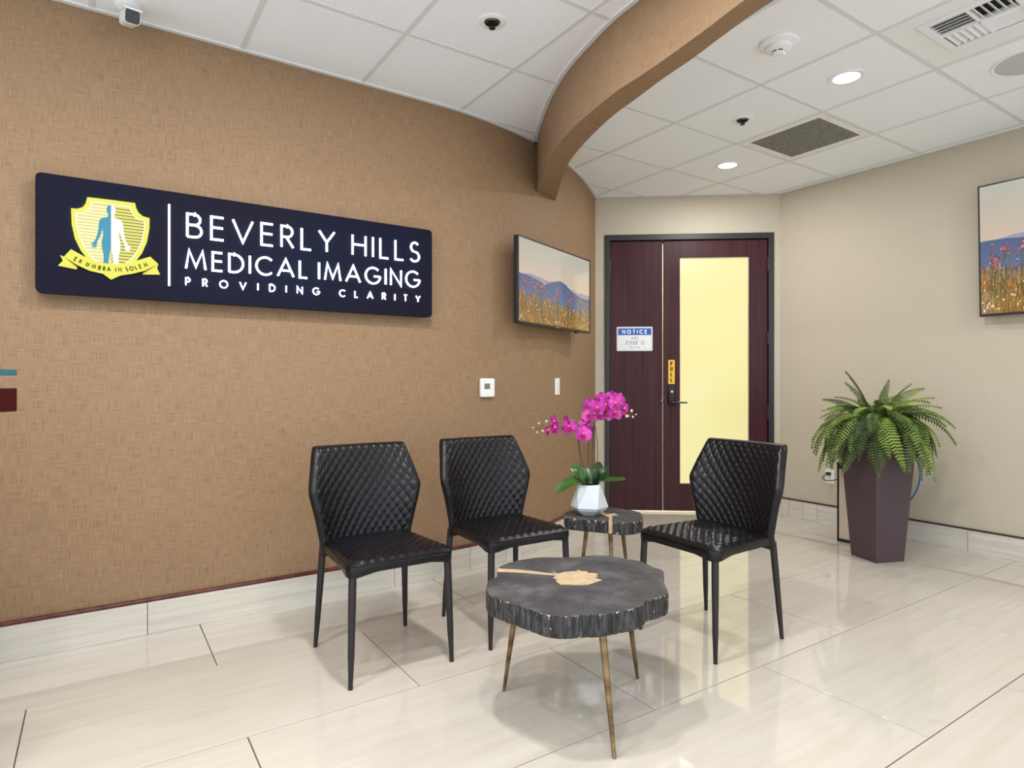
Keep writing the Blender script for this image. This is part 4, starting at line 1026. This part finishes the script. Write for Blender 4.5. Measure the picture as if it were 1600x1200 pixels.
# supply vent (fills one bay): plate with a four-way louvred core
sv = thing('supply_vent', 'white four-way louvred supply vent set in ceiling panel near the upper right corner', 'vent', lc(GL0 + GP * 4, GC0 - GP * 2, CEIL), ROT)
m = MB(); cx, cy, hw = .285, .30, .15; w0, w1 = .0125, GP - .0125
for (x0, x1, y0, y1) in ((w0, w1, w0, cy - hw), (w0, w1, cy + hw, w1), (w0, cx - hw, cy - hw, cy + hw), (cx + hw, w1, cy - hw, cy + hw)): m.box(x0, x1, y0, y1, .004, .014)
m.build('plate', WHITEC, sv)
m = MB(); o_ = hw + .03
for (x0, x1, y0, y1) in ((cx - o_, cx + o_, cy - o_, cy - hw), (cx - o_, cx + o_, cy + hw, cy + o_), (cx - o_, cx - hw, cy - hw, cy + hw), (cx + hw, cx + o_, cy - hw, cy + hw)): m.box(x0, x1, y0, y1, -.006, .004, .002)
m.build('collar', WHITEC, sv)
m = MB(); m.box(cx - hw, cx + hw, cy - hw, cy + hw, .024, .028); m.build('duct', DARKIN, sv)
def blade(x, y, ln, ang, ti):
    m = MB(); m.box(-ln / 2, ln / 2, -.013, .013, -.001, .001); m.build('louver', WHITEC, sv, (x, y, .006), (ti, 0, ang))
for k in range(5):
    q = -hw + .018 + k * .028
    blade(cx - hw * .5, cy - hw + .02 + k * .028 + .0, hw * .94, 0, .75); blade(cx + hw * .5, cy + hw - .02 - k * .028, hw * .94, 0, -.75)
    blade(cx - hw + .02 + k * .028, cy + hw * .5, hw * .94, math.pi / 2, -.75); blade(cx + hw - .02 - k * .028, cy - hw * .5, hw * .94, math.pi / 2, .75)
m = MB(); m.box(cx - .004, cx + .004, cy - hw, cy + hw, -.004, .02); m.box(cx - hw, cx + hw, cy - .004, cy + .004, -.004, .02); m.build('divider', WHITEC, sv)
# speaker
spk = thing('ceiling_speaker', 'round pale grey ceiling speaker at the right edge above the cream wall', 'speaker', lc(GL0 + GP * 5.5, GC0 - GP * 1.5, CEIL + .004))
m = MB(); m.lathe([(.148, .002), (.166, .002), (.167, -.003), (.16, -.008), (.148, -.006)], 48, ring=True); m.build('rim', WHITEC, spk)
m = MB(); m.lathe([(.149, .001), (.148, -.005), (.1, -.007), (.002, -.008)], 48); m.build('mesh_cover', simple('speaker_mesh', rgb(196, 196, 198), .6, vary=.08, scale=300), spk)
# security camera on the ceiling by the tan wall
sc_p = atY(207, 26, 2.60)
sec = thing('security_camera', 'white bullet security camera with black lens face under the ceiling by the tan wall', 'camera', sc_p)
aim = Vector((.62, -.72, -.32)).normalized(); Mz = aim.to_track_quat('Z', 'Y').to_matrix().to_4x4()
m = MB(); m.prism(rrect(-.029, -.029, .029, .029, .014, 5), -.125, .0, Mz); m.prism(rrect(-.022, -.022, .022, .022, .012, 5), -.14, -.125, Mz); m.build('body', WHITE, sec)
m = MB(); m.prism(rrect(-.033, .024, .033, .031, .003, 3), -.11, .012, Mz); m.build('sunshield', WHITE, sec)
m = MB(); m.prism(rrect(-.0265, -.0265, .0265, .0265, .012, 5), .0, .003, Mz); m.build('front_glass', simple('camera_black_glass', rgb(26, 18, 22), .12), sec)
m = MB(); m.lathe([(.013, .003), (.013, .005), (.009, .005), (.008, .0042), (.001, .0042)], 24, M=Mz); m.build('lens', simple('camera_lens', rgb(40, 26, 32), .08), sec)
top = -aim * .09; m = MB(); m.tube([top, top + Vector((-.01, .01, .035)), Vector((top.x - .012, top.y + .015, CEIL - sc_p.z - .015))], [.017, .017, .02], 14)
m.lathe([(.05, 0), (.052, -.02), (.03, -.034), (.015, -.036)], 28, c=(top.x - .012, top.y + .015, CEIL + .003 - sc_p.z)); m.build('mount', WHITE, sec)

# ------------------------------------------------------------------ reception counter end and glass panel at the left edge
rc = thing('reception_counter', 'cherry wood counter end with floating teal glass ledge at the left edge', 'counter', (-1.386, 1.75, 0))
m = MB(); m.box(-1.1, 0, -.42, 0, 1.058, 1.123, .002); m.build('worktop', COUNTERW, rc)
m = MB(); m.box(-1.1, -.33, -.40, -.06, 0, 1.058); m.build('body', COUNTERW, rc)
TEAL = NT('teal_glass_edge'); TEAL.set(Base_Color=rgb(20, 104, 122), Roughness=.08); TEAL.b.inputs['Transmission Weight'].default_value = .25
m = MB(); m.box(-1.1, .0, -.42, 0, 1.158, 1.175, .0015); m.build('glass_ledge', TEAL.m, rc)
for x in (-.9, -.42):
    m = MB(); m.tube([(x, -.2, 1.1225), (x, -.2, 1.1585)], .012, 14); m.build('standoff', CHROME, rc)
GP_ = NT('pale_green_glass'); GP_.set(Base_Color=rgb(205, 225, 215), Roughness=.08); GP_.b.inputs['Transmission Weight'].default_value = .7
gp = lc(0, 0); q = atz(3.8, 1036, 0)
m = MB(); m.box(-.5, 0, -.006, .006, 0, .2, .001); o = m.build('glass_panel', GP_.m, None, (q.x, q.y - .02, 0), (0, 0, 0)); tag(o, 'low clear glass panel standing on the floor against the left wall skirting', 'panel')
